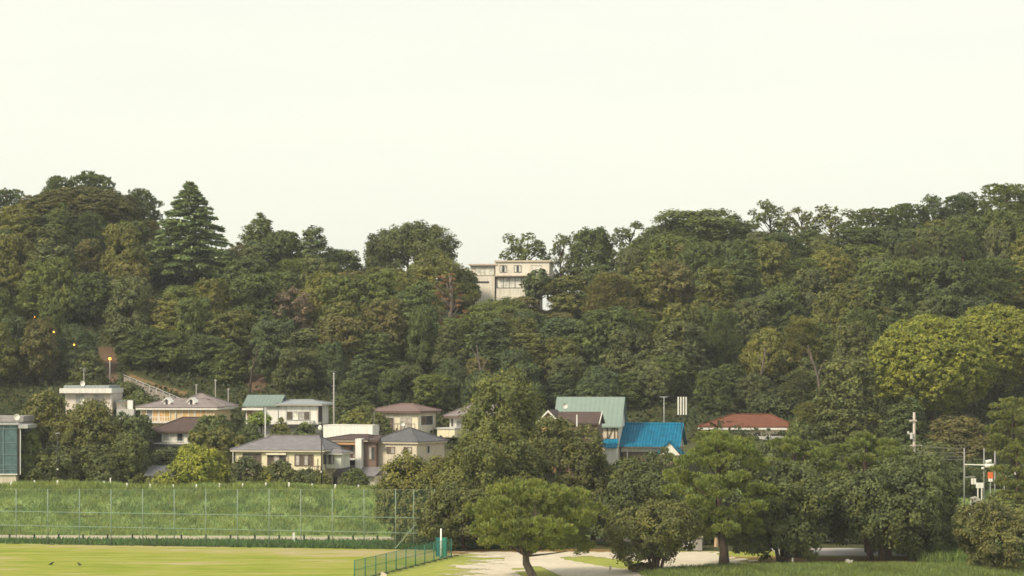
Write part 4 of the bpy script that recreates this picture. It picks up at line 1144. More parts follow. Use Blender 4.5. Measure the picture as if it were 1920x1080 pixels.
# beige hip-roofed house
h = House('beige_house', 'beige house with a pointed slate hip roof and two small windows', 704, 247, -27)
W = h.u(783)
h.box('wall', BEIGE, 704, 783, 828, None, 0, 6)
h.hip('roof', R_SLATE, 0, W, 0, 6, h.z(827), h.z(803), W * .5 - .1, W * .5 + .1, 2.9, ov=.28, th=.22, fascia=BEIGE)
h.win(726.5, 741, 838, 849, 2, (GLASSB, CURT), BROWNW, fw=.05); h.win(759, 773, 838, 849, 2, (GLASSB, CURT), BROWNW, fw=.05)
h.sidewin(W, 2.2, 2.7, 836, 849, (GLASS,), GREYW, 1); h.pipe(706, 829, 872, -.06, BEIGE, .035)
# brown-roofed balcony house
h = House('veranda_house', 'pale yellow house with low brown roof and long veranda rail', 698, 266, -19)
W = h.u(785)
h.box('wall', CREAM2, 698, 785, 772, None, 0, 5.6)
h.hip('roof', R_RBROWN, 0, W, 0, 5.6, h.z(770), h.z(757.5), h.u(735), h.u(758), 2.8, ov=.55, th=.24, fascia=BROWNW)
GRB = glass('grey_blind', (.42, .38, .33), .6)
h.win(719, 739, 783, 806, 2, (GRB, GLASSB), GREYW); h.win(752, 772, 783, 806, 2, (GRB, GRB), GREYW)
h.rail(706, 784, 793.5, 807, -.8, BROWNW, 12); h.box('veranda_floor', BROWNW, 706, 785, 807.4, 809.5, -.85, -.002)
h.dish(762, 794, -.95, .3, .5)
h.sidewin(W, .8, 4.6, 780, 797, (GLASSB, GLASS), WHITE)
h.box('annex', CREAM, 812, 845, 804.5, None, 1.5, 4); h.box('annex_parapet', GREYW, 811, 846, 801.5, 804.2, 1.4, 4.1)
# pink-roofed house
h = House('pink_roofed_house', 'house with pale pinkish hip roof half hidden by the tallest tree', 843, 268, -6)
h.box('wall', WHITE, 843, 950, 782, None, 0, 6.5)
h.hip('roof', R_PINK, 0, h.u(950), 0, 6.5, h.z(779.5), h.z(754.5), h.u(889), h.u(915), 3.2, ov=.65, th=.24, fascia=BROWNW)
h.win(846, 850, 785, 800, 1, (GLASSB,)); h.win(856, 886, 789.5, 802, 2, (glass('lilac_glass', (.30, .29, .31)), CURT)); h.win(889, 915, 789.5, 802, 2, (CURT, CURT))
h.box('lintel_band', WHITE, 853, 940, 785, 788, -.05, -.002)
# small orange gabled house
h = House('orange_gabled_house', 'small house with an orange front gable and dark roof', 1016, 241, -9)
h.box('wall', ORANGE, 1016, 1041, 783, None, 0, 6)
h.gabley('roof', R_BROWN, 0, h.u(1041), 0, 6, h.z(782), h.z(769), .3, wall=ORANGE, barge=WHITE)
h.win(1029, 1034, 781, 792, 1, (GLASSB,), WHITE)
h.box('rear_wall', BROWNW, 1042, 1117, 793, None, .8, 5)
h.gablex('rear_roof', R_BROWN, h.u(1046), h.u(1116), .8, 5, h.z(791), h.z(772.5), .3, wall=paint('gable_tan', (.36, .24, .17)))
mb = MB()
u_ = h.u(1116) + .31
mb.prism([(.45, h.z(793)), (2.9, h.z(772)), (5.35, h.z(793)), (5.35, h.z(795.5)), (2.9, h.z(775)), (.45, h.z(795.5))], 'x', u_, u_ + .07).build('bargeboard', WHITE, h.root)
h.pipe(1082, 777, 800, -.2, WHITE, .07)
# green-roofed timbered house
h = House('green_roofed_house', 'tall house with a big steep mint-green roof and timbered wall', 1042, 249, -9)
W = h.u(1160)
h.box('wall', paint('ivory_render', (.76, .68, .55), .85), 1045, 1158, 798, None, .2, 5.8)
h.gablex('roof', R_GREEN, h.u(1042), h.u(1160), .1, 6.0, h.z(794), h.z(744.5), .3, wall=WHITE)
mb = MB(); TM = paint('timber_frame', (.17, .11, .08), .8)
for px in (1128, 1138, 1151, 1157): mb.box(h.u(px) - .07, h.u(px) + .07, .12, .197, h.z(823), h.z(799))
mb.box(h.u(1120), h.u(1158), .121, .196, h.z(800), h.z(798.2)); mb.box(h.u(1120), h.u(1158), .121, .196, h.z(824), h.z(822))
x0, x1, z0_, z1_ = h.u(1139), h.u(1150), h.z(821.5), h.z(800.5)
mb.prism([(x0, z0_), (x0 + .14, z0_), (x1, z1_), (x1 - .14, z1_)], 'y', .115, .19)
mb.build('timber_framing', TM, h.root)
h.rail(1118, 1134, 812, 823, -.3, paint('rail_tan', (.5, .40, .32)), 5)
h.dish(1061, 761, -.6, .3, 1.1)
# blue-roofed house
h = House('blue_roofed_house', 'low house with a bright blue ribbed tile roof', 1163, 249, -9)
h.box('wall', WHITE, 1164, 1250, 839, 847, .3, 5); h.box('lower_wall', BROWNW, 1166, 1246, 847.3, None, .5, 4.9)
y1_ = 4.4
ze, zr = h.z(836.5), h.z(796.5)
ro = h.gablex('roof', R_BLUE, h.u(1163.5), h.u(1268), 0, 2 * y1_, ze + .35 * (zr - ze) / y1_, zr, .35, .12, wall=WHITE)
mb = MB(); n = 28
for i in range(n + 1):
    u = h.u(1163.5) - .35 + (h.u(1268) - h.u(1163.5) + .7) * i / n
    mb.tube([(u, -.34, ze + .02), (u, y1_, zr + .02)], .055, 5)
mb.tube([(h.u(1163.5) - .35, y1_, zr + .04), (h.u(1268) + .35, y1_, zr + .04)], .13, 7)
mb.build('tile_ribs', R_BLUE, ro)
for px in (1176, 1219): h.box('porch_post', WHITE, px - .8, px + .8, 847.2, 868, .0, .15)
MB().prism([(-2.7, h.z(839)), (-2.7, h.z(837.5)), (-1.05, h.z(822.5)), (-1.05, h.z(824))], 'x', h.u(1128), h.u(1162)).build('lean_to_roof', R_BLUE, h.root)
h.box('lean_to_wall', WHITE, 1139, 1161, 840, None, -2.4, -1.1)
h.box('gutter', BROWNW, 1160, 1256, 837.6, 838.8, -.45, -.3)
h.gabley('porch_roof', R_BLUE, h.u(1236), h.u(1276), -1.2, 2, h.z(846), h.z(826), .2, .12, wall=WHITE)
h.box('porch_wall', BROWNW, 1238, 1274, 847.5, None, -1.15, -.0)
# red-roofed house
h = House('red_roofed_house', 'cream house with a long red tiled hip roof', 1318, 266, -4)
W = h.u(1484)
h.box('wall', CREAM2, 1318, 1484, 803.5, None, 0, 7)
h.hip('roof', R_RED, h.u(1316), W, 0, 7, h.z(799.5), h.z(778), h.u(1374), h.u(1446), 3.5, ov=.55, th=.36)
f = h.win(1445, 1472, 814, 822, 2, (glass('violet_glass', (.12, .10, .13)), GLASSB), BROWNW)
mb = MB().box(h.u(1413), h.u(1426), -.05, -.002, h.z(824), h.z(817)).tube([(h.u(1419.5), -.05, h.z(817)), (h.u(1419.5), -.002, h.z(817))], h.u(1426) - h.u(1419.5), 16)
ao = mb.build('arched_window', GLASS, h.root)
MB().box(h.u(1419), h.u(1420), -.07, -.051, h.z(824), h.z(814)).build('glazing_bar', WHITE, ao)
MB().prism([(-2.0, h.z(827.5)), (-2.0, h.z(826)), (-.003, h.z(818)), (-.003, h.z(820))], 'x', h.u(1414), h.u(1476)).build('porch_roof', R_SLATE, h.root)
h.box('porch_wall', GREYW, 1418, 1472, 828, None, -1.7, -.05)
# modern concrete house on the hill
h = House('hilltop_house', 'modern beige concrete house with long windows on the hilltop', 882, 341, -5, zbase=T(X(900, 341), 341) - 2)
STONE = paint('stone_cladding', (.72, .68, .58), .9, .12)
CW = paint('warm_concrete', (.77, .715, .61), .9, .14)
h.box('left_wing', CW, 882, 927.5, 498.2, None, 0, 7)
h.box('wing_roof', CONC, 879, 933, 495, 498, -.5, 7.2)
h.box('right_block', CW, 929.5, 1030, 492.2, 517, -.4, 8)
h.box('roof_slab', CONC, 927.5, 1034, 488.8, 492, -.6, 8.3)
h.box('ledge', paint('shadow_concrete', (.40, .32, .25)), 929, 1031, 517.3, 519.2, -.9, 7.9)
h.box('lower_storey', CW, 931, 1028, 519.5, 541, -.2, 7.6)
h.box('base_wall', STONE, 931, 1010, 541.3, None, -.35, 7.5)
h.box('plinth', WHITE, 938, 975, 563, 566, -.9, -.352)
h.win(892, 926, 501.5, 515.5, 4, (CURTW,), CONC, fw=.08)
h.box('slot_window', GLASS, 890, 917, 527.5, 531, -.03, -.003)
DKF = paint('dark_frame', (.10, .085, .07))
for a in (938, 965): h.win(a, a + 12, 498.5, 510.5, 3, (CURTW, GLASS), DKF, y=-.4, fw=.05)
h.win(996, 1014, 498.5, 510.5, 2, (CURTW,), CONC, y=-.4)
h.win(933, 977, 520.5, 539.5, 4, (CURTW, CURTW, GLASS), DKF, y=-.2, fw=.08, pat=[0, 0, 0, 1])
h.win(979, 1000, 520.5, 539.5, 2, (CURTW,), CONC, y=-.2)
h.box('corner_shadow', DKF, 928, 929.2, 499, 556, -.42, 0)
h.sidewin(h.u(1030), 1.5, 4, 499, 511, (GLASS, CURTW), CONC)
h = House('hillside_hut', 'grey-blue roof scrap peeping from the trees on the upper slope', 643, 326, 0, zbase=T(X(655, 326), 326), cat='hut')
h.box('wall', GREYW, 645, 667, 555, None, 0, 3); h.gablex('roof', R_METAL, h.u(644), h.u(668), 0, 3, h.z(554), h.z(546), .3)

# ------------------------------------------------------------------ poles, lamps, masts
def pole(name, label, px, Y, q0, q1, r, mat, cat='pole', group=None):
    x = X(px, Y); zb = Zc(q1, Y); root = empty(name, (x, Y, zb), 0, uniq(label), cat, group)
    hh = Zc(q0, Y) - zb
    MB().tube([(0, 0, 0), (0, 0, hh * .5), (0, 0, hh)], [r, r * .88, r * .75], 9).build('shaft', mat, root, smooth=True)
    return root, hh
def pbase(px, Y): return HZ - (T(X(px, Y), Y) - CAMZ) * F / Y
r_, hh = pole('utility_pole', 'tall bare concrete pole behind the plain white box building', 626, 261, 701, pbase(626, 261), .105, POLEC)
MB().tube([(0, 0, hh), (0, 0, hh + .12)], [.14, .06], 8).build('cap', STEEL, r_)
for i in range(6): MB().tube([(-.28, 0, hh * .55 + i * .8), (.28, 0, hh * .55 + i * .8)], .018, 4).build('step_bolt', STEEL, r_)
r_, hh = pole('metal_mast', 'pale metal mast standing behind the cream house roof', 497.5, 249, 766, pbase(497, 249), .085, paint('mast_paint', (.55, .55, .53), .5, .08))
MB().tube([(0, 0, hh), (0, 0, hh + .1)], [.12, .05], 8).build('cap', STEEL, r_)
for px, q0, q1, lab in ((404, 711, 757, 'taller of two thin pale poles above the dormer house roof end'), (428, 728, 770, 'shorter of two thin pale poles, nearer the green and white house'),
                        (368, 720, 736, 'short stub post on the slope behind the dormer house'), (669, 742, 775, 'thin pale post among trees right of the tall concrete pole')):
    r_, hh = pole('thin_pole', lab, px, 276, q0, pbase(px, 276), .075, POLEC)
    MB().tube([(-.18, 0, hh * .97), (.18, 0, hh * .97)], .03, 5).build('crossbar', STEEL, r_)
r_, hh = pole('street_lamp', 'tall dark lamp post with a short crossarm left of the thicket', 108, 236.5, 813, 921, .07, BLACKM, 'street lamp')
MB().box(-.22, .22, -.06, .06, hh, hh + .07).build('crossarm', STEEL, r_)
MB().ball((0, 0, hh * .38), .10, 8, 5).build('junction_box', WHITE, r_)
r_, hh = pole('street_lamp', 'dark lamp post with a round white head in front of the cream house', 603, 236.5, 792, 921, .075, BLACKM, 'street lamp')
MB().ball((-.13, -.1, hh - .55), .22, 12, 8, (1, .6, 1.3)).build('lamp_head', WHITE, r_, smooth=True)
MB().ball((-.04, -.05, hh * .28), .08, 8, 5, (1, 1, 1.6)).build('junction_box', WHITE, r_)
MB().tube([(0, 0, hh), (.02, 0, hh + .3)], .05, 6).build('top_spike', BLACKM, r_)
r_, hh = pole('marker_pole', 'slim white sign post rising from the levee grass before the thicket', 207, 234.5, 897, 921, .07, WHITE, 'post')
MB().box(-.1, .1, -.05, .05, hh, hh + .05).build('cap', WHITE, r_)
r_, hh = pole('goal_pole', 'tall white pole at the corner of the green field fence', 827, 190.6, 991, pbase(827, 190.6), .085, paint('pole_white', (.88, .88, .84), .4, .04), 'pole')
MB().tube([(0, 0, 0), (0, 0, .12)], .16, 8).build('foot', GREENM, r_)
LAMPY = emit('lamp_glow', (1.0, .42, .06), 1.6)
for px, py, q1, Y, s, lab in ((206, 675, 706, 289, 1, 'lit orange lamp on a white pole at the top of the hillside steps'), (139, 648, 720, 281, .62, 'lit orange lamp in the dark wood above the flat-roofed house'),
                              (101, 624, 720, 281, .6, 'lit orange lamp higher up the dark wood, left of the lower lamps'), (65, 595, 606, 292, .36, 'faint lit lamp highest on the wooded path')):
    r_, hh = pole('path_lamp', lab, px, Y, py, q1 + 12, .05 if s == 1 else .03, GREYW if s == 1 else BLACKM, 'street lamp', 'lamps along the hillside path')
    MB().ball((0, 0, hh + .16 * s), .2 * s, 10, 7, (1, 1, .9)).build('lamp_head', LAMPY, r_, smooth=True)
    MB().tube([(0, 0, hh + .40 * s), (0, 0, hh + .47 * s)], [.3 * s, .1 * s], 10).build('lamp_cap', BLACKM, r_)
r_, hh = pole('aerial_mast', 'thin aerial mast with a small crossbar standing behind the blue roof', 1245, 262, 744, pbase(1245, 262), .05, STEEL, 'antenna')
MB().tube([(-.5, 0, hh), (.5, 0, hh)], .03, 5).tube([(-.3, -.2, hh - .06), (.3, -.2, hh - .06)], .02, 4).build('crossbar', STEEL, r_)
r_, hh = pole('antenna_tower', 'pole carrying a panel of white vertical antenna strips by the blue roof', 1279, 246, 776, pbase(1279, 246), .05, BLACKM, 'antenna')
APW = paint('antenna_white', (.80, .77, .72), .5, .04)
for i in range(4):
    a = (-8.6 + i * 4.9) * 246 / F
    MB().box(a, a + 2.5 * 246 / F, -.12, .06, hh - .1, hh + 32 * 246 / F).build('antenna_strip', APW, r_)
MB().box(-.5, .5, .07, .12, hh + .3, hh + .4).box(-.5, .5, .07, .12, hh + 1.3, hh + 1.4).box(-.05, .05, .13, .2, hh - .2, hh + 1.7).build('mounting_frame', DARK, r_)
# utility pole and pole frame on the right
UP = paint('pole_pinkish', (.55, .47, .41), .85, .12)
r_, hh = pole('utility_pole', 'weathered utility pole with crossarm and transformer beside the camphor', 1714, 240, 773, pbase(1714, 240), .17, UP)
k = 240 / F
def zz(py): return Zc(py, 240) - Zc(pbase(1714, 240), 240)
MB().box(-10 * k, 4.5 * k, -.25, -.17, zz(790), zz(787)).build('crossarm', UP, r_)
MB().box(1.5 * k, 14 * k, -.25, -.18, zz(835.5), zz(834)).build('lower_crossarm', UP, r_)
MB().tube([(-5.5 * k, -.25, zz(823)), (-5.5 * k, -.25, zz(813))], .16, 10).tube([(-5.5 * k, -.25, zz(813)), (-5.5 * k, -.25, zz(811))], [.1, .05], 8).build('transformer', GREYW, r_)
MB().box(-13 * k, -1.5 * k, -.2, -.12, zz(813.5), zz(812)).tube([(-11 * k, -.16, zz(812)), (-12 * k, -.16, zz(809))], [.1, .13], 8).build('insulator', WHITE, r_)
MB().box(-8 * k, -2 * k, -.3, -.17, zz(840), zz(834)).build('junction_box', paint('pinkish_box', (.6, .5, .47)), r_)
fr = empty('pole_frame', (X(1808, 226), 226, T(X(1808, 226), 226)), 0, uniq('frame of pale poles with crossbeam, tanks and boxes at right'), 'pole frame')
k = 226 / F; zb = T(X(1808, 226), 226)
def zf(py): return Zc(py, 226) - zb
for px, q0, r0 in ((0, 840, .075), (37, 840, .06), (57.5, 846, .075)):
    MB().tube([(px * k, 0, -.3), (px * k, 0, zf(q0))], [r0, r0 * .8], 8).build('post', paint('pole_grey_white', (.34, .34, .33), .6, .06), fr, smooth=True)
MB().tube([(0, -.06, zf(871)), (38 * k, -.06, zf(872))], .06, 7).build('crossbeam', WHITE, fr)
MB().box(.1, 20 * k, -.05, .05, zf(895), zf(893.5)).build('lower_beam', POLEC, fr)
MB().tube([(38 * k, -.3, zf(873)), (54 * k, -.3, zf(873))], .2, 10).tube([(39 * k, -.3, zf(866)), (50 * k, -.3, zf(864))], .16, 10).build('tank', WHITE, fr, smooth=True)
MB().box(13 * k, 16.6 * k, -.2, .1, zf(908), zf(897)).box(17.6 * k, 21.5 * k, -.2, .1, zf(908), zf(897)).build('meter_box', WHITE, fr)
MB().ball((34 * k, -.2, zf(878)), .12, 8, 6, (1.4, 1, .9)).build('lamp_head', WHITE, fr)
k = 222 / F
r2 = empty('notice_board', (X(1837, 222), 222, T(X(1837, 222), 222)), 0, uniq('white notice board on two legs in front of the pole frame'), 'notice board')
zb2 = r2.location.z
MB().box(-7 * k, 7 * k, -.05, .05, Zc(915, 222) - zb2, Zc(905, 222) - zb2).build('board', WHITE, r2)
for s in (-1, 1): MB().box(s * 3.6 * k - .05, s * 3.6 * k + .05, -.04, .04, -.2, Zc(915, 222) - zb2).build('leg', WHITE, r2)
r2 = empty('road_sign', (X(1857, 223), 223, T(X(1857, 223), 223)), 0, uniq('orange-red and white sign board beside the pole frame'), 'sign')
zb2 = r2.location.z
MB().box(-5 * k, 5 * k, -.03, .03, Zc(898, 222) - zb2, Zc(886, 222) - zb2).build('board', paint('sign_orange', (.72, .17, .06), .5, .08), r2)
MB().box(-3.8 * k, 4 * k, -.034, .03, Zc(904, 222) - zb2, Zc(898.2, 222) - zb2).build('lower_panel', WHITE, r2)
MB().box(-.04, .04, .035, .1, -.3, Zc(886, 222) - zb2).build('post', STEEL, r2)
r2 = empty('striped_post', (X(1883, 223), 223, T(X(1883, 223), 223)), 0, uniq('red and white banded post right of the orange sign'), 'post')
zb2 = r2.location.z
MB().tube([(0, 0, -.2), (0, 0, Zc(882, 222) - zb2)], .06, 7).build('shaft', STEEL, r2)
for i in range(5): MB().tube([(0, 0, Zc(903 - i * 4.2, 222) - zb2), (0, 0, Zc(899 - i * 4.2, 222) - zb2)], .17, 10).build('band', paint('band_red', (.50, .10, .06)) if i % 2 else WHITE, r2)
r_, hh = pole('thin_pole', 'small pale pole with a box right of the banded post', 1906, 224, 884, pbase(1906, 224), .05, STEEL)
MB().box(-.18, .1, -.1, .05, hh - .3, hh - .05).build('box', GREYW, r_)
# power lines
def cable(a, b, sag, label):
    pts = [(a[0] + (b[0] - a[0]) * t, a[1] + (b[1] - a[1]) * t, a[2] + (b[2] - a[2]) * t - sag * 4 * t * (1 - t)) for t in [i / 10 for i in range(11)]]
    o = MB().tube(pts, .028, 5).build('power_cable', paint('cable_grey', (.14, .13, .125), .6, .1, streak=False))
    tag(o, uniq(label), 'cable', 'cables between the poles')
for i, (q0, q1, lab) in enumerate(((834, 840, 'highest'), (844, 848, 'second highest'), (848, 856, 'second lowest'), (853, 862, 'lowest'))):
    cable((X(1717, 240), 240, Zc(q0, 240)), (X(1808, 226), 226, Zc(q1, 226)), .15, f'{lab} of the cables from the utility pole to the pole frame')
# concrete wall scraps and pale rubble near the right edge
WL = [(1828, 936, 20, 10), (1868, 945, 26, 9), (1893, 938, 22, 11), (1912, 942, 18, 14)]
for i, (px, py, w_, h_) in enumerate(WL):
    Y = 219 + i * 1.2; k = Y / F
    o = MB(); ww, hh_ = w_ * k / 2, h_ * k
    o.prism([(-ww, -2.2), (ww, -2.2), (ww * .8, hh_ * .6), (ww * .2, hh_), (-ww * .7, hh_ * .8)], 'y', -.5, .5)
    ob = o.build('pale_boulder', paint('pale_stone', (.42, .40, .36), .9, .2), loc=(X(px, Y), Y, Zc(py + h_ / 2, Y)))
    tag(ob, uniq(['leftmost pale rock under the white notice board', 'pale rock under the orange sign', 'pale rock under the banded post', 'pale rock at the right picture edge'][i]), 'rock', 'pale rocks on the right bank')

# ------------------------------------------------------------------ posts, fences, small things
ORD = 'first second third fourth fifth sixth seventh eighth ninth tenth eleventh twelfth thirteenth fourteenth fifteenth sixteenth seventeenth eighteenth nineteenth twentieth'.split()
mk = None
bm_me = MB().box(-.07, .07, -.07, .07, -.2, .36).box(-.055, .055, -.055, .055, .36, .41)
for i in range(17):
    px = 21 + i * 43.4
    if i == 3: continue
    Y = 232.2 - i * .05; x = X(px, Y)
    if mk is None:
        o = bm_me.build('marker_post', paint('marker_white', (.86, .85, .80), .5, .04)); mk = o
    else: o = mk.copy(); COL.objects.link(o)
    o.location = (x, Y, T(x, Y) + .08)
    tag(o, uniq(f'{ORD[i if i < 3 else i - 1]} from the left of the short white posts along the levee top'), 'post', 'white marker posts along the levee top')
mk = None
for i in range(20):
    px = 18 + i * 46.0
    if px > 800: break
    x = X(px, 208); Y = path_y(x) - 1.9; x = X(px, Y)
    if mk is None: o = MB().tube([(0, 0, -.2), (0, 0, .5)], [.095, .085], 8).build('bollard', paint('dark_wood', (.05, .042, .035), .8)); mk = o
    else: o = mk.copy(); COL.objects.link(o)
    o.location = (x, Y, T(x, Y)); o.rotation_euler = (random.uniform(-.05, .05), random.uniform(-.05, .05), 0)
    tag(o, uniq(f'{ORD[i]} from the left of the dark bollards along the gravel path'), 'bollard', 'dark bollards along the gravel path')
o = MB().box(-.1, .1, -.1, .1, -.3, .8).box(-.08, .08, -.08, .08, .8, .86).build('path_post', WHITE, loc=(X(551, 207.5), 207.5, T(X(551, 207.5), 207.5)))
tag(o, uniq('white post standing at the near edge of the gravel path'), 'post')
o = MB().tube([(0, 0, -.2), (.05, 0, .55)], [.09, .08], 8).build('stone_post', paint('stone_post', (.55, .5, .4)), loc=(X(1143, 176), 176, T(X(1143, 176), 176)))
tag(o, uniq('short pale stone post on the sand'), 'post')
o = MB().box(-.06, .06, -.06, .06, -.2, .58).box(-.045, .045, -.045, .045, .58, .63).build('white_post', WHITE, loc=(X(1486, 182), 182, T(X(1486, 182), 182)))
tag(o, uniq('short white post in the grass before the dark grove'), 'post')
o = MB().box(-.07, .07, -.07, .07, -.2, .62).box(-.05, .05, -.05, .05, .62, .67).build('white_post', WHITE, loc=(X(1320, 205), 205, T(X(1320, 205), 205) + .5))
tag(o, uniq('white post right of the small grey hut'), 'post')
o = MB().tube([(0, 0, -.6), (0, 0, .3), (.03, 0, .75), (.03, 0, .95)], [.2, .17, .12, .05], 8).build('stone_marker', paint('tan_stone', (.55, .40, .24)), loc=(X(1343, 203), 203, T(X(1343, 203), 203) + .4))
tag(o, uniq('small tan stone marker left of the tall pine trunk'), 'stone')
h = House('small_hut', 'small pale grey hut behind the round shrubby tree', 1280, 199, -6, zbase=-.1, cat='hut')
h.box('wall', paint('dull_grey', (.36, .34, .32)), 1280, 1316, 1008, None, 0, 2.2); h.box('roof', CONC, 1278, 1318, 1005.5, 1007.8, -.15, 2.4)
h.win(1286, 1296, 1013, 1022, 2)
o = MB().prism([(-.30, .0), (.25, -.05), (.30, .28), (.1, .22), (-.05, .34), (-.28, .30)], 'y', -.14, .14).build('white_stone', paint('white_stone', (.74, .70, .66)), loc=(X(1592, 184.5), 184.5, T(X(1592, 184.5), 184.5) + .05))
tag(o, uniq('small broken white stone on the brown ground under the grove'), 'stone')
o = MB().prism([(-.3, -.1), (.2, -.1), (.28, .35), (-.1, .55)], 'y', -.1, .1).build('pale_stake', paint('pale_stake', (.7, .6, .5)), loc=(X(718, 171), 171, T(X(718, 171), 171)))
tag(o, uniq('pale pinkish board leaning by the green fence at the bottom edge'), 'board')

# tall ball net: green posts, rails and a fine net
NETM, nt, b = new_mat('fine_net')
tr = nt.nodes.new('ShaderNodeBsdfTransparent'); mx = nt.nodes.new('ShaderNodeMixShader'); mx.inputs[0].default_value = .06
b.inputs['Base Color'].default_value = (.12, .30, .24, 1); b.inputs['Roughness'].default_value = .8
nt.links.new(tr.outputs[0], mx.inputs[1]); nt.links.new(b.outputs[0], mx.inputs[2]); nt.links.new(mx.outputs[0], nt.nodes['Material Output'].inputs['Surface'])
def netY(x): return field_far(x) + .8
bx0 = X(-29, netY(-45)); 
nf = empty('ball_net_fence', (0, 203, 0), 0, uniq('tall ball net on slim green posts along the far side of the field'), 'net fence')
pxs = [-29 + 59.3 * i for i in range(14)] + [776, 815]
pts = []
for px in pxs:
    Y = 203
    for _ in range(4): x = X(px, Y); Y = netY(x)
    pts.append((x, Y))
for (x, Y) in pts:
    MB().tube([(x, Y - 203, -.2), (x, Y - 203, Zc(917, Y))], [.045, .04], 7).build('post', NETP, nf, smooth=True)
for qa, qb in ((968, 972), (994, 1001)):
    mb = MB(); a = pts[0]; c = pts[-1]
    mb.tube([(p[0], p[1] - 203 - .05, Zc(qa - 10 + (qb - qa + 10) * i / (len(pts) - 1), p[1])) for i, p in enumerate(pts)], .030, 5)
    mb.build('rail', paint('net_rail', (.20, .30, .23), .5, .1, streak=False), nf)
mb = MB()
mb.tube([(p[0], p[1] - 203, Zc(918, p[1])) for p in pts], .012, 4)
for x, Y in pts: pass
mb.build('top_wire', NETP, nf)
x, Y = pts[-1]; x2 = X(742, netY(X(742, 201)))
MB().tube([(x, Y - 203 - .1, Zc(941, Y)), (x2, netY(x2) - 203 - 1.0, .1)], .04, 6).build('brace', NETP, nf)
vs, fs = [], []
for i, (x, Y) in enumerate(pts):
    vs += [(x, Y - 203 + .03, .05), (x, Y - 203 + .03, Zc(918, Y))]
    if i: fs.append((2 * i - 2, 2 * i, 2 * i + 1, 2 * i - 1))
MB().add(vs, fs).build('net', NETM, nf)

# green mesh fence along the right side of the field
NET2, nt, b = new_mat('green_mesh')
tr = nt.nodes.new('ShaderNodeBsdfTransparent'); mx = nt.nodes.new('ShaderNodeMixShader'); mx.inputs[0].default_value = .38
b.inputs['Base Color'].default_value = (.035, .24, .17, 1); b.inputs['Roughness'].default_value = .7
nt.links.new(tr.outputs[0], mx.inputs[1]); nt.links.new(b.outputs[0], mx.inputs[2]); nt.links.new(mx.outputs[0], nt.nodes['Material Output'].inputs['Surface'])
gf = empty('mesh_fence', (0, 191, 0), 0, uniq('low green mesh fence running along the right side of the field'), 'fence')
yy = [192.2 - 2.25 * i for i in range(11)]
for Y in yy:
    MB().tube([(fence_x(Y), Y - 191, -.2), (fence_x(Y), Y - 191, 1.48)], .04, 7).build('post', GREENM, gf, smooth=True)
a, c = yy[0], yy[-1]
for z in (1.46, .78, .06): MB().tube([(fence_x(a), a - 191 - .04, z), (fence_x(c), c - 191 - .04, z)], .018, 5).build('wire', GREENM, gf)
MB().add([(fence_x(a) + .02, a - 191, .03), (fence_x(c) + .02, c - 191, .03), (fence_x(c) + .02, c - 191, 1.45), (fence_x(a) + .02, a - 191, 1.45)], [(0, 1, 2, 3)]).build('mesh', NET2, gf)
# green corner screen
cs = empty('corner_screen', (X(828, 192), 192.0, 0), 0, uniq('solid green screen panel at the corner of the field fence'), 'screen')
SCR = paint('green_sheet_screen', (.04, .26, .19), .7, .15)
k = 192 / F
MB().box(-10 * k, -1 * k, .0, .05, .02, 36 * k).build('panel', paint('teal_screen', (.035, .19, .20), .7, .15), cs)
MB().box(.0, 9 * k, -.12, -.07, .02, 36 * k).build('panel', SCR, cs)
for p_ in (-10.4, -.5, 9.4): MB().tube([(p_ * k, .0, -.2), (p_ * k, .0, 37 * k)], .035, 7).build('post', GREENM, cs)

# hillside steps: concrete side wall with railing
A, Bp = (X(232, 289), 289), (X(338, 277), 277)
st = empty('hillside_steps', (A[0], A[1], 0), 0, uniq('railed concrete stair wall climbing the slope left of the dormer house'), 'steps')
n = 14; vs, fs = [], []
mbw, mbs = MB(), MB()
for i in range(n):
    t0, t1 = i / n, (i + 1) / n
    x0, y0 = (Bp[0] - A[0]) * t0, (Bp[1] - A[1]) * t0; x1, y1 = (Bp[0] - A[0]) * t1, (Bp[1] - A[1]) * t1
    Y0, Y1 = A[1] + y0, A[1] + y1
    za, zb_ = Zc(706 + 44 * t0, Y0), Zc(706 + 44 * t1, Y1)
    hh_ = .45 + .9 * min(1, t0 * 2)
    mbw.add([(x0, y0, za - hh_ - 2), (x1, y1, zb_ - hh_ - 2), (x1, y1 + .3, zb_ - hh_ - 2), (x0, y0 + .3, za - hh_ - 2), (x0, y0, za), (x1, y1, zb_), (x1, y1 + .3, zb_), (x0, y0 + .3, za)],
            [(0, 3, 2, 1), (4, 5, 6, 7), (0, 1, 5, 4), (2, 3, 7, 6)])
    mbs.box(x0, x1, y0 + .32, y0 + 1.6, za - 3, za - .12)
mbw.build('side_wall', paint('stair_concrete', (.30, .265, .235), .9, .15), st)
mbs.build('treads', paint('stair_treads', (.28, .25, .21), .9, .15), st)
for i in range(1, 9):
    t = i / 8.5; xx, y0 = (Bp[0] - A[0]) * t, (Bp[1] - A[1]) * t; z = Zc(706 + 44 * t, A[1] + y0)
    MB().tube([(xx, y0 - .06, z - 1.0), (xx, y0 - .06, z + .25)], .045, 6).build('rail_post', GREYW, st)
MB().tube([(0, -.06, Zc(706, 289) + .22), (Bp[0] - A[0], Bp[1] - A[1] - .06, Zc(750, 277) + .22)], .03, 6).build('handrail', GREYW, st)

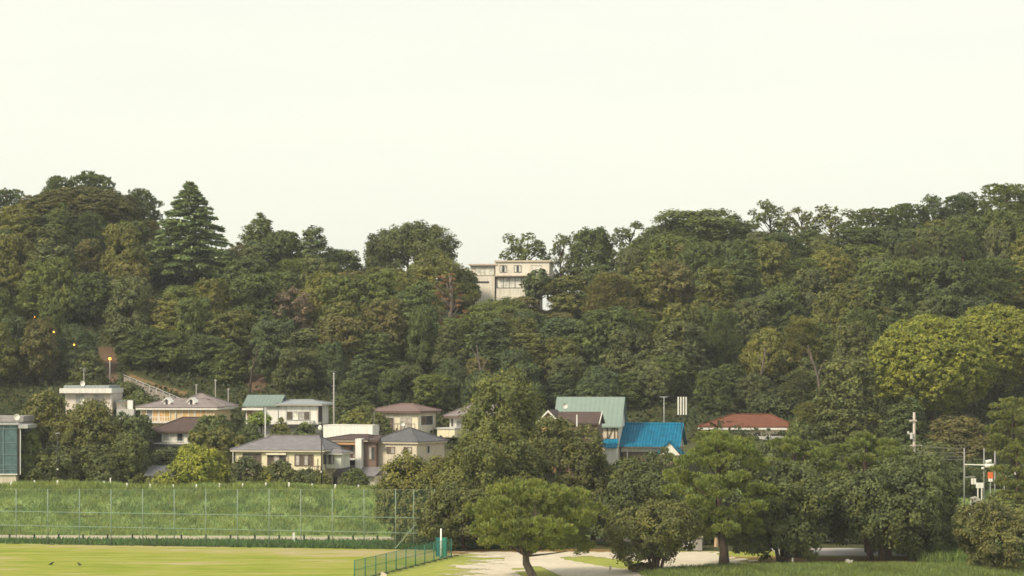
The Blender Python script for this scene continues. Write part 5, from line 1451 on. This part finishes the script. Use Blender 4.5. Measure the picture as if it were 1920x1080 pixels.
# crows on the field
CROW = paint('crow_black', (.02, .02, .022), .5, .1, streak=False)
for px, py, lab, rz in ((96, 1061, 'small dark bird on the mown field, the left of two', .4), (149, 1062, 'small dark bird on the mown field, the right of two', 2.6)):
    Y = CAMZ * F / (py - HZ); x = X(px, Y)
    me = bpy.data.meshes.new('bird')
    vs = [(0, 0, .19), (.10, 0, .23), (.19, 0, .30), (.25, 0, .335), (.31, 0, .325), (-.12, 0, .16), (-.27, 0, .12), (.0, .05, .10), (.01, .05, .015), (.05, .05, .012), (0, -.05, .10), (.01, -.05, .015), (.05, -.05, .012)]
    es = [(0, 1), (1, 2), (2, 3), (3, 4), (0, 5), (5, 6), (0, 7), (7, 8), (8, 9), (0, 10), (10, 11), (11, 12)]
    me.from_pydata(vs, es, [])
    o = bpy.data.objects.new('bird', me); COL.objects.link(o)
    o.modifiers.new('skin', 'SKIN'); o.modifiers.new('sub', 'SUBSURF').levels = 1
    o.modifiers['sub'].render_levels = 2
    rs = [.095, .085, .055, .05, .012, .07, .03, .02, .01, .008, .02, .01, .008]
    for d, r in zip(me.skin_vertices[0].data, rs): d.radius = (r, r)
    me.skin_vertices[0].data[0].use_root = True
    me.materials.append(CROW)
    o.location = (x, Y, .02); o.rotation_euler = (0, 0, rz); o.scale = (.8, .8, .8)
    tag(o, uniq(lab), 'bird', 'birds on the field')

# ------------------------------------------------------------------ thin evening haze
hm = bpy.data.materials.new('haze'); hm.use_nodes = True
nt = hm.node_tree; nt.nodes.remove(nt.nodes['Principled BSDF'])
pv = nt.nodes.new('ShaderNodeVolumePrincipled'); pv.inputs['Color'].default_value = (.94, .97, 1.0, 1); pv.inputs['Density'].default_value = HAZE
nt.links.new(pv.outputs[0], nt.nodes['Material Output'].inputs['Volume'])
hz = MB().box(-3100, 3100, -300, 6100, -1.5, 62).build('haze', hm); hz['kind'] = 'stuff'
# ------------------------------------------------------------------ sky, sun, camera
SUN_EL, SUN_AZ = 40.0, -48.0        # sun behind the camera, to its left
w = bpy.data.worlds.new('World'); sc.world = w; w.use_nodes = True
nt = w.node_tree; bg = nt.nodes['Background']
sky = nt.nodes.new('ShaderNodeTexSky'); sky.sky_type = 'NISHITA'; sky.sun_disc = False
sky.sun_elevation = R(SUN_EL); sky.sun_rotation = R(180 + SUN_AZ * -1 * -1)
sky.air_density = 1.0; sky.dust_density = 2.5; sky.altitude = 30
tc = nt.nodes.new('ShaderNodeTexCoord'); sp = nt.nodes.new('ShaderNodeSeparateXYZ'); nt.links.new(tc.outputs['Generated'], sp.inputs[0])
veil = ramp(nt, sp.outputs['Z'], [(0.0, (.955, .945, .80)), (.09, (.99, .985, .835)), (.20, (1.005, .998, .845)), (1.0, (.82, .86, .86))])
cl = noise(nt, 2.6, 5, mapping(nt, tc.outputs['Generated'], (1, 1, 6)))
veil = mixc(nt, veil, ramp(nt, cl, [(.35, (.965, .97, .985)), (.65, (1.02, 1.02, 1.01))]), 1.0, 'MULTIPLY')
vs_ = nt.nodes.new('ShaderNodeVectorMath'); vs_.operation = 'SCALE'; vs_.inputs['Scale'].default_value = 6.55
nt.links.new(veil, vs_.inputs[0])
mx = nt.nodes.new('ShaderNodeMix'); mx.data_type = 'RGBA'; mx.inputs[0].default_value = .88; mx.clamp_result = False
nt.links.new(sky.outputs[0], mx.inputs[6]); nt.links.new(vs_.outputs[0], mx.inputs[7])
nt.links.new(mx.outputs[2], bg.inputs['Color']); bg.inputs['Strength'].default_value = .1

sl = bpy.data.lights.new('sun', 'SUN'); so = bpy.data.objects.new('sun', sl); COL.objects.link(so)
sl.energy = 2.6; sl.angle = R(12); sl.color = (1.0, .88, .68)
sdir = Vector((math.sin(R(SUN_AZ)) * math.cos(R(SUN_EL)), -math.cos(R(SUN_AZ)) * math.cos(R(SUN_EL)), math.sin(R(SUN_EL))))   # towards the sun
so.rotation_euler = sdir.to_track_quat('Z', 'Y').to_euler()
sky.sun_rotation = math.atan2(sdir.x, sdir.y)

cam = bpy.data.cameras.new('camera'); co = bpy.data.objects.new('camera', cam); COL.objects.link(co)
co.location = (0, 0, CAMZ); co.rotation_euler = (R(90), 0, 0)
cam.sensor_width = 36; cam.lens = F / 1920 * 36
cam.shift_y = (HZ - 540) / 1920
cam.clip_end = 12000; cam.clip_start = 1
sc.camera = co
sc.view_settings.view_transform = 'Standard'; sc.view_settings.look = 'None'
sc.view_settings.exposure = 0.72; sc.view_settings.gamma = 1.0; sc.view_settings.use_curve_mapping = False
sc.cycles.filter_width = 1.6
sc.cycles.max_bounces = 6; sc.cycles.transparent_max_bounces = 12
